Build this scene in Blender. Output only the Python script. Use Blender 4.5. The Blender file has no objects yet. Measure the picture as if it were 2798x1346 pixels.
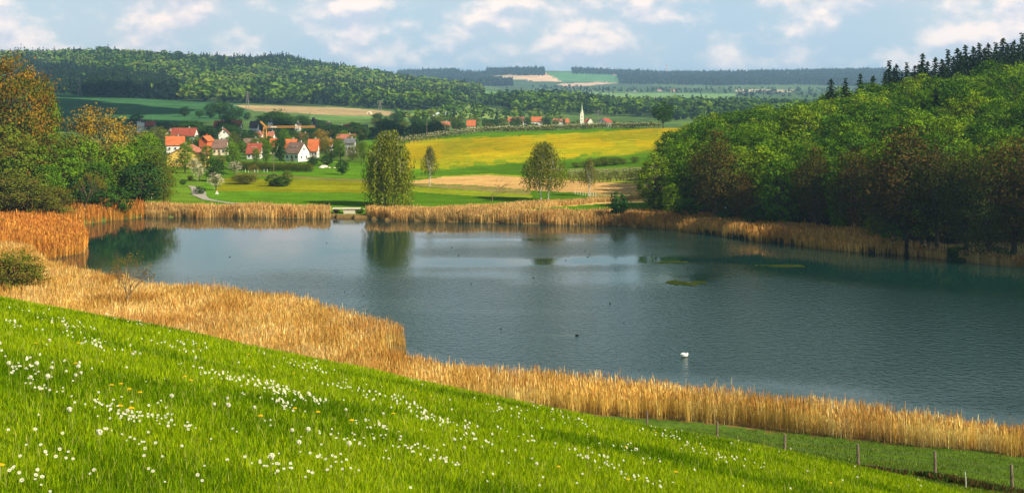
import bpy, math, random
import numpy as np
from mathutils import Vector

# ------------------------------------------------------------------ camera, sky, sun, exposure
S = bpy.context.scene
C = S.collection
F = 3844.0            # focal length in photo pixels (photo 2798 wide)
HZ = 230.0            # horizon row in the photo
CX = 1399.0
CH = 38.0             # eye height above the lake
cam = bpy.data.cameras.new("camera"); camo = bpy.data.objects.new("camera", cam); C.objects.link(camo)
camo.location = (0, 0, CH); camo.rotation_euler = (math.radians(90), 0, 0)
cam.sensor_width = 36; cam.lens = 36 * F / 2798; cam.shift_y = -(673 - HZ) / 2798
cam.clip_start = 0.5; cam.clip_end = 60000
S.camera = camo
S.view_settings.view_transform = 'Standard'; S.view_settings.look = 'None'
S.view_settings.exposure = 0.74; S.view_settings.gamma = 1.0
SUN_EL = math.radians(37); SUN_DIR = Vector((0.875, -0.484, 0)).normalized()
sunv = Vector((SUN_DIR.x * math.cos(SUN_EL), SUN_DIR.y * math.cos(SUN_EL), math.sin(SUN_EL)))
sl = bpy.data.lights.new("sun", 'SUN'); sl.energy = 5.0; sl.angle = math.radians(0.5); sl.color = (1.0, 0.88, 0.66)
so = bpy.data.objects.new("sun", sl); C.objects.link(so); so.rotation_euler = sunv.to_track_quat('Z', 'Y').to_euler()
so.location = (200, -100, 300)

W = bpy.data.worlds.new("World"); S.world = W; W.use_nodes = True
nt = W.node_tree; nt.nodes.clear()
def N(nt, t, **k):
    n = nt.nodes.new(t)
    for a, v in k.items(): setattr(n, a, v)
    return n
def L(nt, a, b): nt.links.new(a, b)
wo = N(nt, 'ShaderNodeOutputWorld'); bg = N(nt, 'ShaderNodeBackground'); bg.inputs[1].default_value = 0.082
sky = N(nt, 'ShaderNodeTexSky'); sky.sky_type = 'NISHITA'; sky.sun_disc = False
sky.sun_elevation = SUN_EL; sky.sun_rotation = math.atan2(SUN_DIR.x, SUN_DIR.y)
sky.air_density = 1.3; sky.dust_density = 0.6; sky.ozone_density = 3.0; sky.altitude = 500
tc = N(nt, 'ShaderNodeTexCoord')
mp = N(nt, 'ShaderNodeMapping'); mp.inputs['Scale'].default_value = (1.15, 1.15, 1.9); L(nt, tc.outputs['Generated'], mp.inputs[0])
def skynoise(loc, scale, detail, rough):
    m = N(nt, 'ShaderNodeVectorMath', operation='ADD'); m.inputs[1].default_value = loc; L(nt, mp.outputs[0], m.inputs[0])
    n = N(nt, 'ShaderNodeTexNoise'); n.inputs['Scale'].default_value = scale; n.inputs['Detail'].default_value = detail
    n.inputs['Roughness'].default_value = rough; n.inputs['Distortion'].default_value = 0.0
    L(nt, m.outputs[0], n.inputs['Vector']); return n.outputs[0]
def ramp(nt, src, a, b, ca=(0, 0, 0, 1), cb=(1, 1, 1, 1)):
    r = N(nt, 'ShaderNodeValToRGB'); r.color_ramp.elements[0].position = a; r.color_ramp.elements[1].position = b
    r.color_ramp.elements[0].color = ca; r.color_ramp.elements[1].color = cb; r.color_ramp.interpolation = 'EASE'
    L(nt, src, r.inputs[0]); return r.outputs[0]
def math_(nt, op, a, b=None, clamp=False):
    m = N(nt, 'ShaderNodeMath', operation=op); m.use_clamp = clamp
    for i, v in enumerate((a, b)):
        if v is None: continue
        if isinstance(v, (int, float)): m.inputs[i].default_value = v
        else: L(nt, v, m.inputs[i])
    return m.outputs[0]
def mix(nt, fac, a, b, mode='MIX'):
    m = N(nt, 'ShaderNodeMix', data_type='RGBA', blend_type=mode)
    if isinstance(fac, (int, float)): m.inputs[0].default_value = fac
    else: L(nt, fac, m.inputs[0])
    for i, v in ((6, a), (7, b)):
        if isinstance(v, tuple): m.inputs[i].default_value = v
        else: L(nt, v, m.inputs[i])
    return m.outputs[2]
c1 = skynoise((3.7, 0.0, 0.31), 17.0, 6.0, 0.54)
c1b = skynoise((3.7, 0.0, 0.31 + 0.016), 17.0, 4.0, 0.5)
big = skynoise((1.1, 0.0, 0.7), 4.5, 2.0, 0.5)
cov = math_(nt, 'ADD', c1, math_(nt, 'MULTIPLY', math_(nt, 'SUBTRACT', big, 0.5), 0.35))
sepd = N(nt, 'ShaderNodeSeparateXYZ'); L(nt, tc.outputs['Generated'], sepd.inputs[0])
covr = math_(nt, 'ADD', cov, math_(nt, 'MULTIPLY', sepd.outputs[0], 0.10))
mask = ramp(nt, covr, 0.41, 0.64)
lit = math_(nt, 'MULTIPLY', math_(nt, 'SUBTRACT', c1, c1b), 6.0)
lit = math_(nt, 'ADD', lit, 0.5, True)
cloudcol = mix(nt, lit, (4.9, 5.3, 6.2, 1), (9.0, 7.7, 7.0, 1))
veil = mix(nt, ramp(nt, big, 0.35, 0.65), (3.75, 5.0, 6.3, 1), (4.5, 5.4, 6.3, 1))
elev = ramp(nt, sepd.outputs[2], 0.045, 0.24)
skyt = mix(nt, 1.0, sky.outputs[0], (0.72, 0.86, 0.64, 1), 'MULTIPLY')
skyc = mix(nt, math_(nt, 'SUBTRACT', 0.88, math_(nt, 'MULTIPLY', elev, 0.80), True), skyt, veil)
maskd = math_(nt, 'MULTIPLY', mask, math_(nt, 'SUBTRACT', 0.9, math_(nt, 'MULTIPLY', elev, 0.6)))
out = mix(nt, maskd, skyc, cloudcol)
L(nt, out, bg.inputs[0]); L(nt, bg.outputs[0], wo.inputs[0])

# ------------------------------------------------------------------ small tools
rng = np.random.default_rng(7); random.seed(7)
R = math.radians
K = 2798 / 2576.0
def D(pts): return [(a * K, b * K) for a, b in pts]      # display coordinates of my notes -> photo pixels
def lin(r, g, b):
    f = lambda c: (c / 255 / 12.92) if c / 255 <= 0.04045 else ((c / 255 + 0.055) / 1.055) ** 2.4
    return np.array([f(r), f(g), f(b)])
def smooth(a, b, x):
    t = np.clip((x - a) / (b - a), 0, 1); return t * t * (3 - 2 * t)
def vnoise(x, y, seed=0):
    xi = np.floor(x).astype(np.int64); yi = np.floor(y).astype(np.int64); xf = x - xi; yf = y - yi
    def h(a, b):
        n = (a * 374761393 + b * 668265263 + seed * 1442695041) & 0xffffffff
        n = ((n ^ (n >> 13)) * 1274126177) & 0xffffffff
        return ((n ^ (n >> 16)) & 0xffff) / 65535.0
    u = xf * xf * (3 - 2 * xf); v = yf * yf * (3 - 2 * yf)
    return (h(xi, yi) * (1 - u) + h(xi + 1, yi) * u) * (1 - v) + (h(xi, yi + 1) * (1 - u) + h(xi + 1, yi + 1) * u) * v
def fbm(x, y, seed=0, o=4):
    s = 0; a = 0.5; t = 0
    for i in range(o): s = s + a * vnoise(x * 2 ** i, y * 2 ** i, seed + i); t += a; a *= 0.5
    return s / t
def inpoly(px, py, poly):
    r = np.zeros(np.shape(px), bool); n = len(poly); j = n - 1
    for i in range(n):
        xi, yi = poly[i]; xj, yj = poly[j]
        if yi != yj:
            c = ((yi > py) != (yj > py)) & (px < (xj - xi) * (py - yi) / (yj - yi) + xi); r ^= c
        j = i
    return r

def make_mesh(name, V, Fq, mats, col=None, mi=None, smooth_=False, parent=None, link=True):
    """V (n,3); Fq list of face arrays (each (m,k)) or one array"""
    if not isinstance(Fq, (list, tuple)) : Fq = [Fq]
    Fq = [np.asarray(f, dtype=np.int32) for f in Fq if len(f)]
    me = bpy.data.meshes.new(name)
    V = np.asarray(V, dtype=np.float32)
    me.vertices.add(len(V)); me.vertices.foreach_set('co', V.ravel())
    tot = sum(f.size for f in Fq); nf = sum(len(f) for f in Fq)
    me.loops.add(tot); me.polygons.add(nf)
    me.loops.foreach_set('vertex_index', np.concatenate([f.ravel() for f in Fq]))
    sizes = np.concatenate([np.full(len(f), f.shape[1], np.int32) for f in Fq])
    st = np.concatenate([[0], np.cumsum(sizes)[:-1]]).astype(np.int32)
    me.polygons.foreach_set('loop_start', st)
    if mi is not None: me.polygons.foreach_set('material_index', np.asarray(mi, np.int32))
    if smooth_: me.polygons.foreach_set('use_smooth', np.ones(nf, bool))
    me.update(calc_edges=True)
    if not isinstance(mats, (list, tuple)): mats = [mats]
    for m in mats: me.materials.append(m)
    if col is not None:
        a = me.attributes.new('col', 'FLOAT_COLOR', 'POINT')
        c4 = np.ones((len(V), 4), np.float32); c4[:, :3] = col; a.data.foreach_set('color', c4.ravel())
    if not link: return me
    o = bpy.data.objects.new(name, me); C.objects.link(o)
    if parent is not None: o.parent = parent
    return o
def obj(name, me, parent=None, loc=(0, 0, 0), rz=0.0, sc=1.0):
    o = bpy.data.objects.new(name, me); C.objects.link(o)
    o.location = loc; o.rotation_euler = (0, 0, rz)
    o.scale = (sc, sc, sc) if isinstance(sc, (int, float)) else sc
    if parent is not None: o.parent = parent
    return o
def empty(name, loc, rz=0.0, sc=1.0):
    o = bpy.data.objects.new(name, None); C.objects.link(o); o.location = loc; o.rotation_euler = (0, 0, rz)
    o.scale = (sc, sc, sc) if isinstance(sc, (int, float)) else sc
    o.empty_display_size = 0.5
    return o
def tag(o, label=None, cat=None, group=None, kind=None):
    if label: o['label'] = label
    if cat: o['category'] = cat
    if group: o['group'] = group
    if kind: o['kind'] = kind
    return o

class MB:
    """collects polygons"""
    def __init__(s): s.v = []; s.f = []
    def add(s, vs, fs):
        b = len(s.v); s.v += [tuple(v) for v in vs]; s.f += [tuple(i + b for i in f) for f in fs]
    def box(s, c, d, rz=0.0, tilt=None):
        cx, cy, cz = c; a, b, h = d[0] / 2, d[1] / 2, d[2] / 2
        vs = []
        for z in (-h, h):
            for x, y in ((-a, -b), (a, -b), (a, b), (-a, b)):
                X = x * math.cos(rz) - y * math.sin(rz); Y = x * math.sin(rz) + y * math.cos(rz); vs.append((cx + X, cy + Y, cz + z))
        s.add(vs, [(0, 3, 2, 1), (4, 5, 6, 7), (0, 1, 5, 4), (1, 2, 6, 5), (2, 3, 7, 6), (3, 0, 4, 7)])
    def tube(s, pts, rad, n=6, cap=True):
        pts = [Vector(p) for p in pts]
        if isinstance(rad, (int, float)): rad = [rad] * len(pts)
        vs = []; fs = []
        for i, p in enumerate(pts):
            d = (pts[min(i + 1, len(pts) - 1)] - pts[max(i - 1, 0)])
            if d.length < 1e-9: d = Vector((0, 0, 1))
            d.normalize(); u = d.cross(Vector((0, 0, 1)) if abs(d.z) < 0.9 else Vector((1, 0, 0))).normalized(); w = d.cross(u)
            r = rad[i]; ru, rw = r if isinstance(r, tuple) else (r, r)
            for k in range(n):
                a = 2 * math.pi * k / n; vs.append(p + u * (math.cos(a) * ru) + w * (math.sin(a) * rw))
        for i in range(len(pts) - 1):
            for k in range(n):
                k2 = (k + 1) % n; fs.append((i * n + k, i * n + k2, (i + 1) * n + k2, (i + 1) * n + k))
        if cap: fs.append(tuple(range(n - 1, -1, -1))); fs.append(tuple((len(pts) - 1) * n + k for k in range(n)))
        s.add(vs, fs)
    def mesh(s, name, mats, smooth_=False):
        me = bpy.data.meshes.new(name); me.from_pydata(s.v, [], s.f); me.update()
        for m in (mats if isinstance(mats, (list, tuple)) else [mats]): me.materials.append(m)
        if smooth_: me.polygons.foreach_set('use_smooth', np.ones(len(me.polygons), bool))
        return me
    def build(s, name, mat, parent=None, smooth_=False): return obj(name, s.mesh(name, mat, smooth_), parent)

# ------------------------------------------------------------------ materials
def newmat(name):
    m = bpy.data.materials.new(name); m.use_nodes = True; m.node_tree.nodes.clear()
    return m, m.node_tree
def rough_mat(name, col, rough=0.85, var=0.25, scale=1.5, spec=0.2, bump=0.0):
    m, t = newmat(name); o = N(t, 'ShaderNodeOutputMaterial'); p = N(t, 'ShaderNodeBsdfPrincipled')
    tcn = N(t, 'ShaderNodeTexCoord'); n = N(t, 'ShaderNodeTexNoise'); n.inputs['Scale'].default_value = scale; n.inputs['Detail'].default_value = 5
    L(t, tcn.outputs['Object'], n.inputs['Vector'])
    c = np.array(col, float)
    a = tuple(np.clip(c * (1 - var), 0, 1)) + (1,); b = tuple(np.clip(c * (1 + var), 0, 1)) + (1,)
    L(t, ramp(t, n.outputs[0], 0.3, 0.7, a, b), p.inputs['Base Color'])
    p.inputs['Roughness'].default_value = rough; p.inputs['Specular IOR Level'].default_value = spec
    if bump:
        bn = N(t, 'ShaderNodeBump'); bn.inputs['Strength'].default_value = bump; L(t, n.outputs[0], bn.inputs['Height']); L(t, bn.outputs[0], p.inputs['Normal'])
    L(t, p.outputs[0], o.inputs[0]); return m
def attr_mat(name, transl=0.0, objvar=0.0, noise=None, rough=0.9, bump=None):
    """surface whose own colour comes from the 'col' attribute, broken up by noise"""
    m, t = newmat(name); o = N(t, 'ShaderNodeOutputMaterial')
    a = N(t, 'ShaderNodeAttribute'); a.attribute_name = 'col'; c = a.outputs['Color']
    g = N(t, 'ShaderNodeNewGeometry')
    if noise:
        for sc, lo, hi, st in noise:
            mpn = N(t, 'ShaderNodeMapping'); mpn.inputs['Scale'].default_value = (sc, sc * st, sc * st); L(t, g.outputs['Position'], mpn.inputs[0])
            n = N(t, 'ShaderNodeTexNoise'); n.inputs['Scale'].default_value = 1.0; n.inputs['Detail'].default_value = 4; L(t, mpn.outputs[0], n.inputs['Vector'])
            c = mix(t, 1.0, c, ramp(t, n.outputs[0], 0.3, 0.7, (lo, lo, lo, 1), (hi, hi, hi, 1)), 'MULTIPLY')
    if objvar:
        oi = N(t, 'ShaderNodeObjectInfo')
        r = N(t, 'ShaderNodeValToRGB'); r.color_ramp.elements[0].color = (1 - objvar, 1 - objvar * 0.8, 0.9, 1); r.color_ramp.elements[1].color = (1 + objvar * 0.9, 1 + objvar * 0.5, 1, 1)
        L(t, oi.outputs['Random'], r.inputs[0]); c = mix(t, 1.0, c, r.outputs[0], 'MULTIPLY')
    d = N(t, 'ShaderNodeBsdfDiffuse'); d.inputs['Roughness'].default_value = 0.5; L(t, c, d.inputs[0])
    if bump:
        n = N(t, 'ShaderNodeTexNoise'); n.inputs['Scale'].default_value = bump[0]; n.inputs['Detail'].default_value = 4; L(t, g.outputs['Position'], n.inputs['Vector'])
        bn = N(t, 'ShaderNodeBump'); bn.inputs['Strength'].default_value = bump[1]; bn.inputs['Distance'].default_value = bump[2]; L(t, n.outputs[0], bn.inputs['Height']); L(t, bn.outputs[0], d.inputs['Normal'])
    if transl:
        tr = N(t, 'ShaderNodeBsdfTranslucent'); L(t, mix(t, 1.0, c, (1.1, 1.15, 0.6, 1), 'MULTIPLY'), tr.inputs[0])
        ms = N(t, 'ShaderNodeMixShader'); ms.inputs[0].default_value = transl; L(t, d.outputs[0], ms.inputs[1]); L(t, tr.outputs[0], ms.inputs[2]); L(t, ms.outputs[0], o.inputs[0])
    else: L(t, d.outputs[0], o.inputs[0])
    return m
M_ground = attr_mat('ground_cover', noise=[(0.012, 0.8, 1.2, 1), (0.11, 0.85, 1.15, 1.6), (1.3, 0.8, 1.2, 1)], bump=(0.9, 0.6, 0.4))
M_leaf = attr_mat('leaves', transl=0.13, objvar=0.22)
M_needle = attr_mat('needles', transl=0.04, objvar=0.2)
M_far = attr_mat('far_foliage', transl=0.15)
M_grass = attr_mat('grass_blades', transl=0.28)
M_reed = attr_mat('dry_reed', transl=0.25)
M_petal = attr_mat('petals', transl=0.3)
M_bark = rough_mat('bark', (0.075, 0.055, 0.04), 0.95, 0.4, 3)
M_birchbark = rough_mat('birch_bark', (0.5, 0.48, 0.43), 0.9, 0.45, 1.3)
M_wood = rough_mat('weathered_wood', (0.19, 0.14, 0.10), 0.9, 0.35, 8)
M_twig = rough_mat('twigs', (0.20, 0.14, 0.07), 0.95, 0.3, 3)
M_white = rough_mat('white_paint', (0.80, 0.79, 0.74), 0.6, 0.06, 3)
M_asph = rough_mat('path_gravel', (0.30, 0.27, 0.23), 0.95, 0.15, 1.2)
M_conc = rough_mat('concrete', (0.55, 0.50, 0.38), 0.9, 0.25, 2)
M_metal = rough_mat('wire', (0.22, 0.20, 0.18), 0.5, 0.1, 3)
M_crane = rough_mat('crane_paint', (0.55, 0.27, 0.06), 0.6, 0.1, 2)
M_pane = rough_mat('window_glass', (0.05, 0.06, 0.08), 0.15, 0.1, 1, 0.6)
M_dark = rough_mat('dark_plumage', (0.012, 0.012, 0.014), 0.7, 0.2, 8)
M_swan = rough_mat('white_plumage', (0.86, 0.85, 0.80), 0.8, 0.03, 8)
M_beak = rough_mat('orange_beak', (0.7, 0.25, 0.03), 0.5, 0.1, 8)
M_rock = rough_mat('pale_stone', (0.62, 0.58, 0.45), 0.95, 0.25, 1.5, bump=0.4)

# ------------------------------------------------------------------ terrain function
TPX = np.array([-700, 0, 150, 300, 600, 900, 1100, 1300, 1500, 1700, 1850, 2100, 2450, 2798, 3500], float)
TZ = {
 150: [15, 7, 6.5, 6, 5, 3.8, 3, 2.2, 2, 1.5, 1.3, 1.2, 1.1, 1.1, 1],
 180: [9, 3.5, 3, 2.6, 2, 1.3, 1, .8, .8, .8, .8, .8, .8, .8, .8],
 210: [6, 1.8, 1.6, 1.5, 1.3, 1, .8, .8, .8, .8, .8, .8, .8, .8, .8],
 240: [5, 1.3, 1.2, 1.1, 1, .8, .8, .8, .8, .8, .8, .8, .8, .8, .8],
 300: [6, 1.2, 1, .8, .8, .8, .8, .8, .8, .8, .8, .8, .8, .8, 2],
 350: [9, 1.6, 1.2, .8, .8, .8, .8, .8, .8, .8, .8, 1.1, 3.5, 6, 10],
 400: [18, 5, 2.2, 1, .8, .8, .8, .8, .8, .8, 1.2, 4, 8, 13, 22],
 430: [24, 9, 4, 1.8, 1.4, 1.4, 1.5, 1.5, 1.5, 1.6, 2.5, 7, 12, 19, 28],
 480: [30, 13, 7, 3, 1.8, 1.8, 1.8, 1.8, 1.8, 2, 4, 8.5, 14, 22, 33],
 560: [32, 14, 8, 4, 2, 2, 2, 2, 2, 2.5, 5.5, 11, 17, 26, 38],
 650: [30, 12, 7, 4, 2.2, 2.2, 3.5, 4.8, 5.5, 6.5, 8, 10, 16, 25, 36],
 750: [25, 9, 6, 3.5, 2.2, 2.4, 4.8, 8.5, 9.8, 11, 11, 11, 15, 20, 28],
 800: [20, 7, 5, 3, 2.2, 2.6, 5.4, 10.4, 11.7, 13, 13, 12, 12, 14, 20],
 900: [12, 5, 4, 3, 2, 1.5, 1, 3, 4, 5, 6, 6, 8, 10, 14],
 1050: [8, 4, 3, 2, 1.5, 0, -2, -4, -4, -4, -4, -4, 0, 3, 6],
 1300: [6, 3, 3, 2, 1, 0, -2, -6, -6, -6, -6, -6, -6, -6, -6],
 1600: [8, 6, 6, 6, 4, .5, -1, -4, -7, -7, -7, -7, -7, -7, -7],
 2000: [30, 18, 18, 17, 12, 7, 1.5, -1, -1, -6, -6, -6, -6, -6, -6],
 2400: [50, 26, 25, 24, 20, 19, 10, .5, 6.8, -3, -5, -5, -5, -5, -5],
 2900: [80, 57, 57, 57, 50, 42, 23, 6, 6, 0, -3, -3, -3, -3, -3],
 3400: [100, 92, 94, 95, 80, 64, 36, 14, 5, 1, 0, 0, 0, 0, 0],
 3700: [105, 100, 106, 108, 87, 72, 37, 15, 5, 2, 1, 1, 1, 1, 1],
 4200: [90, 88, 90, 92, 75, 60, 30, 18, 7, 4, 3, 3, 3, 3, 3],
 5500: [60, 60, 60, 60, 50, 40, 28, 26, 17, 14, 14, 14, 14, 14, 14],
 7000: [60, 60, 60, 60, 60, 55, 50, 48, 47, 46, 46, 46, 46, 46, 46],
 8500: [100, 100, 100, 100, 100, 98, 96, 110, 124, 100, 86, 106, 108, 95, 90],
 9500: [80, 80, 80, 80, 80, 80, 80, 84, 90, 80, 75, 78, 85, 80, 78],
 14000: [20] * 15,
}
NPX = np.array([-700, 0, 543, 1086, 1629, 1781, 2143, 2552, 2798, 3500], float)
NPY = {70: [850, 905, 995, 1080, 1165, 1192, 1264, 1331, 1369, 1480],
       94: [880, 960, 1035, 1100, 1168, 1188, 1259, 1308, 1347, 1450],
       120: [890, 980, 1050, 1110, 1160, 1180, 1243, 1278, 1312, 1400]}
GPX = np.arange(-700, 3501, 4.0)
def geo(a, b, n): return np.geomspace(a, b, n, endpoint=False)
GY = np.concatenate([geo(2.5, 45, 70), geo(45, 150, 80), geo(150, 420, 170), geo(420, 1000, 150), geo(1000, 4400, 190), np.geomspace(4400, 14000, 70)])
def near_z(px, Y):
    X = (px - CX) / F * Y
    return 36.4 - 0.155 * Y - 0.2 * X - 0.0008 * Y * Y
rows = sorted(TZ)
kx = np.array([45.0] + sorted(NPY) + rows)
ktab = [near_z(GPX, 45.0)]
for y in sorted(NPY): ktab.append(CH - (np.interp(GPX, NPX, NPY[y]) - HZ) * y / F)
for y in rows: ktab.append(np.interp(GPX, TPX, TZ[y]))
ktab = np.array(ktab)
# blur across px to round the linear interpolation
ker = np.hanning(41); ker /= ker.sum()
ktab = np.array([np.convolve(np.pad(r, 20, mode='edge'), ker, mode='valid') for r in ktab])
def pchip_col(x, yv, xq):
    h = np.diff(x); dl = np.diff(yv, axis=0) / h[:, None]
    m = np.zeros_like(yv); w1 = 2 * h[1:] + h[:-1]; w2 = h[1:] + 2 * h[:-1]
    same = dl[1:] * dl[:-1] > 0
    with np.errstate(divide='ignore', invalid='ignore'):
        mm = (w1 + w2)[:, None] / (w1[:, None] / dl[:-1] + w2[:, None] / dl[1:])
    m[1:-1] = np.where(same, mm, 0); m[0] = dl[0]; m[-1] = dl[-1]
    i = np.clip(np.searchsorted(x, xq, side='right') - 1, 0, len(x) - 2)
    t = ((xq - x[i]) / h[i])[:, None]; hh = h[i][:, None]
    return ((2 * t**3 - 3 * t**2 + 1) * yv[i] + (t**3 - 2 * t**2 + t) * hh * m[i] + (-2 * t**3 + 3 * t**2) * yv[i + 1] + (t**3 - t**2) * hh * m[i + 1])
GZ = pchip_col(kx, ktab, GY)
PXg, Yg = np.meshgrid(GPX, GY)
nearz = near_z(PXg, Yg)
GZ = np.where(Yg < 45, nearz, GZ)
Xg = (PXg - CX) / F * Yg
GZ += (fbm(Xg / 9, Yg / 9, 3) - 0.5) * 0.5 * smooth(6, 30, Yg) * (1 - smooth(900, 1500, Yg) * 0)
GZ += (14 * np.exp(-((PXg - 770) / 70) ** 2) + 5 * np.exp(-((PXg - 285) / 28) ** 2)) * smooth(3100, 3600, Yg) * (1 - smooth(3800, 4200, Yg))
GZ += (fbm(Xg / 500, Yg / 900, 8, 3) - 0.5) * 34 * smooth(6800, 8200, Yg)
GZ += (fbm(Xg / 160, Yg / 160, 5) - 0.5) * 9 * smooth(2200, 2900, Yg)
LAKE = [(206, 380), (391, 403), (912, 400), (1086, 392), (1412, 384), (1629, 380), (1847, 367), (2064, 342), (2281, 323), (2466, 314), (2798, 297), (3450, 270),
        (3450, 130), (2798, 142), (2500, 148), (2254, 154), (2000, 160), (1700, 167), (1412, 172), (1200, 176), (1112, 182), (1062, 184.5), (1048, 189), (1062, 196), (1112, 199.5), (1112, 207), (1000, 214), (923, 222),
        (760, 235), (413, 247), (250, 262), (130, 285), (92, 307), (160, 313), (233, 319), (236, 345)]
wig = (fbm(Xg / 7, Yg / 7, 11, 3) - 0.5)
inl = inpoly(PXg + wig * 14, Yg + wig * 3, LAKE)
bankrow = (Yg > 125) & (Yg < 425)
GZ = np.where(bankrow & ~inl, np.maximum(GZ, 0.35), GZ)
GZ = np.where(inl, -1.5, GZ)
PYg = HZ + (CH - GZ) * F / Yg
def gz(px, Y):
    px = np.asarray(px, float); Y = np.asarray(Y, float)
    i = np.clip(np.searchsorted(GY, Y, side='right') - 1, 0, len(GY) - 2); fx = np.clip((px - GPX[0]) / 4.0, 0, len(GPX) - 1.001); j = fx.astype(int); fx = fx - j
    fy = np.clip((Y - GY[i]) / (GY[i + 1] - GY[i]), 0, 1)
    return (GZ[i, j] * (1 - fx) + GZ[i, j + 1] * fx) * (1 - fy) + (GZ[i + 1, j] * (1 - fx) + GZ[i + 1, j + 1] * fx) * fy
def wp(px, Y, dz=0.0):
    return ((px - CX) / F * Y, float(Y), float(gz(px, Y)) + dz)
def at(px, py, y0, y1):
    """distance at which the ground shows at row py, searched between y0 and y1"""
    j = int(round((px - GPX[0]) / 4)); m = (GY >= y0) & (GY <= y1); ys = GY[m]; pp = PYg[m, j]
    return float(ys[np.argmin(np.abs(pp - py))])
def zat(py, Y): return CH - (py - HZ) * Y / F

NEARP = [(-250, 290), (170, 272), (413, 249), (760, 237), (1085, 207), (1106, 206), (1106, 200), (1055, 197), (1040, 189), (1062, 184), (1112, 181.5), (1200, 177), (1700, 167), (2254, 154.5), (2798, 142.5), (3400, 134), (3400, 127), (2798, 135.6), (2552, 140), (2254, 147), (2000, 151.6), (1700, 156), (1412, 157), (1086, 160), (543, 165), (0, 175), (-250, 180)]
# ------------------------------------------------------------------ ground colours
G = np.zeros(PXg.shape + (3,))
def put(mask, c, a=1.0):
    mk = mask.astype(float)[..., None] * a
    G[:] = G * (1 - mk) + np.array(c) * mk
g_meadow = np.array([0.080, 0.150, 0.006]); g_field = np.array([0.065, 0.145, 0.005]); g_yel = np.array([0.20, 0.21, 0.005])
put(Yg < 1e9, g_meadow * 0.75)
put((Yg > 60) & (Yg < 170), np.array([0.062, 0.110, 0.012]))
put((Yg >= 170) & (Yg < 425), (0.16, 0.10, 0.035))
put((Yg > 120) & (Yg < 180) & (inpoly(PXg, Yg - 1.5, NEARP) | inpoly(PXg, Yg, NEARP)), (0.16, 0.10, 0.035))
put((Yg > 150) & (Yg < 425) & inl, (0.03, 0.035, 0.02))
put(Yg >= 405, g_field)
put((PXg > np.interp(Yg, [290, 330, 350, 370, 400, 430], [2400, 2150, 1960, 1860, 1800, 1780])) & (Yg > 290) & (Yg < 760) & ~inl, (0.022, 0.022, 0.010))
put((PXg < 560) & (Yg > 408) & (Yg < 700), (0.085, 0.15, 0.010))
put((PXg < 480) & (Yg > 330) & (Yg < 410), (0.11, 0.14, 0.03))
wob = (fbm(Xg / 25, Yg / 25, 21, 3) - 0.5) * 5; P2 = PYg + wob * 0.6
def zone(poly, c, y0, y1, a=1.0, soft=None):
    put(inpoly(PXg, P2, D(poly)) & (Yg > y0) & (Yg < y1), c, a)
zone([(560, 447), (1010, 458), (1010, 486), (540, 480)], g_yel * 0.72, 405, 700)
put(inpoly(PXg, P2, D([(700, 462), (1000, 468), (1000, 480), (700, 474)])), g_yel * 1.0, 0.7)
zone([(590, 434), (920, 452), (1040, 455), (1040, 461), (920, 458), (590, 440)], (0.13, 0.12, 0.03), 405, 760)
zone([(780, 395), (930, 372), (1010, 370), (1010, 402), (800, 408)], (0.13, 0.21, 0.012), 500, 790)
P2s = P2; P2 = PYg + (fbm(Xg / 9, Yg / 20, 23, 4) - .5) * 26 * smooth(372, 420, PYg)
zone([(1040, 354), (1300, 343), (1500, 333), (1800, 310), (1800, 375), (1640, 378), (1300, 400), (1200, 408), (1010, 424), (1015, 365)], (0.31, 0.235, 0.002), 500, 820)
P2 = P2s; ymask = inpoly(PXg, PYg, D([(1040, 350), (1300, 340), (1500, 330), (1800, 305), (1800, 385), (1640, 385), (1300, 410), (1200, 418), (1040, 434)])) & (Yg > 500) & (Yg < 820)
nn = fbm(Xg / 14, Yg / 30, 31, 4); put(ymask & (nn + smooth(700, 560, Yg) * .12 > 0.49), (0.17, 0.20, 0.005), 0.6); nn2 = fbm(Xg / 5, Yg / 12, 33, 3); put(ymask & (nn2 > 0.58), (0.30, 0.25, 0.004), 0.6)
zone([(1040, 436), (1300, 415), (1640, 392), (1800, 388), (1800, 415), (1640, 415), (1320, 440), (1230, 440), (1040, 450)], g_field * 0.85, 500, 820)
zone([(1430, 424), (1800, 414), (1800, 462), (1430, 450)], (0.13, 0.155, 0.035), 480, 700)
zone([(1030, 447), (1230, 437), (1320, 443), (1620, 455), (1800, 458), (1800, 466), (1610, 462), (1450, 455), (1320, 448), (1230, 441), (1120, 445)], (0.19, 0.22, 0.02), 440, 700)
plough = [(1030, 455), (1120, 445), (1230, 441), (1320, 447), (1450, 455), (1610, 462), (1800, 466), (1800, 490), (1610, 488), (1480, 486), (1340, 479), (1200, 467), (1030, 460)]
zone(plough, (0.40, 0.245, 0.090), 430, 700)
zone([(1030, 462), (1200, 468), (1340, 480), (1330, 489), (1180, 478), (1030, 468)], (0.20, 0.17, 0.05), 430, 700)
zone([(1030, 470), (1200, 480), (1340, 490), (1340, 497), (1180, 492), (1030, 480)], (0.20, 0.24, 0.01), 430, 700)
zone([(1480, 487), (1800, 490), (1800, 500), (1480, 496)], (0.22, 0.19, 0.06), 430, 700)
zone([(1180, 521), (1350, 512), (1500, 503), (1700, 498), (1700, 506), (1500, 512), (1300, 526)], (0.55, 0.36, 0.12), 395, 560)
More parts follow.
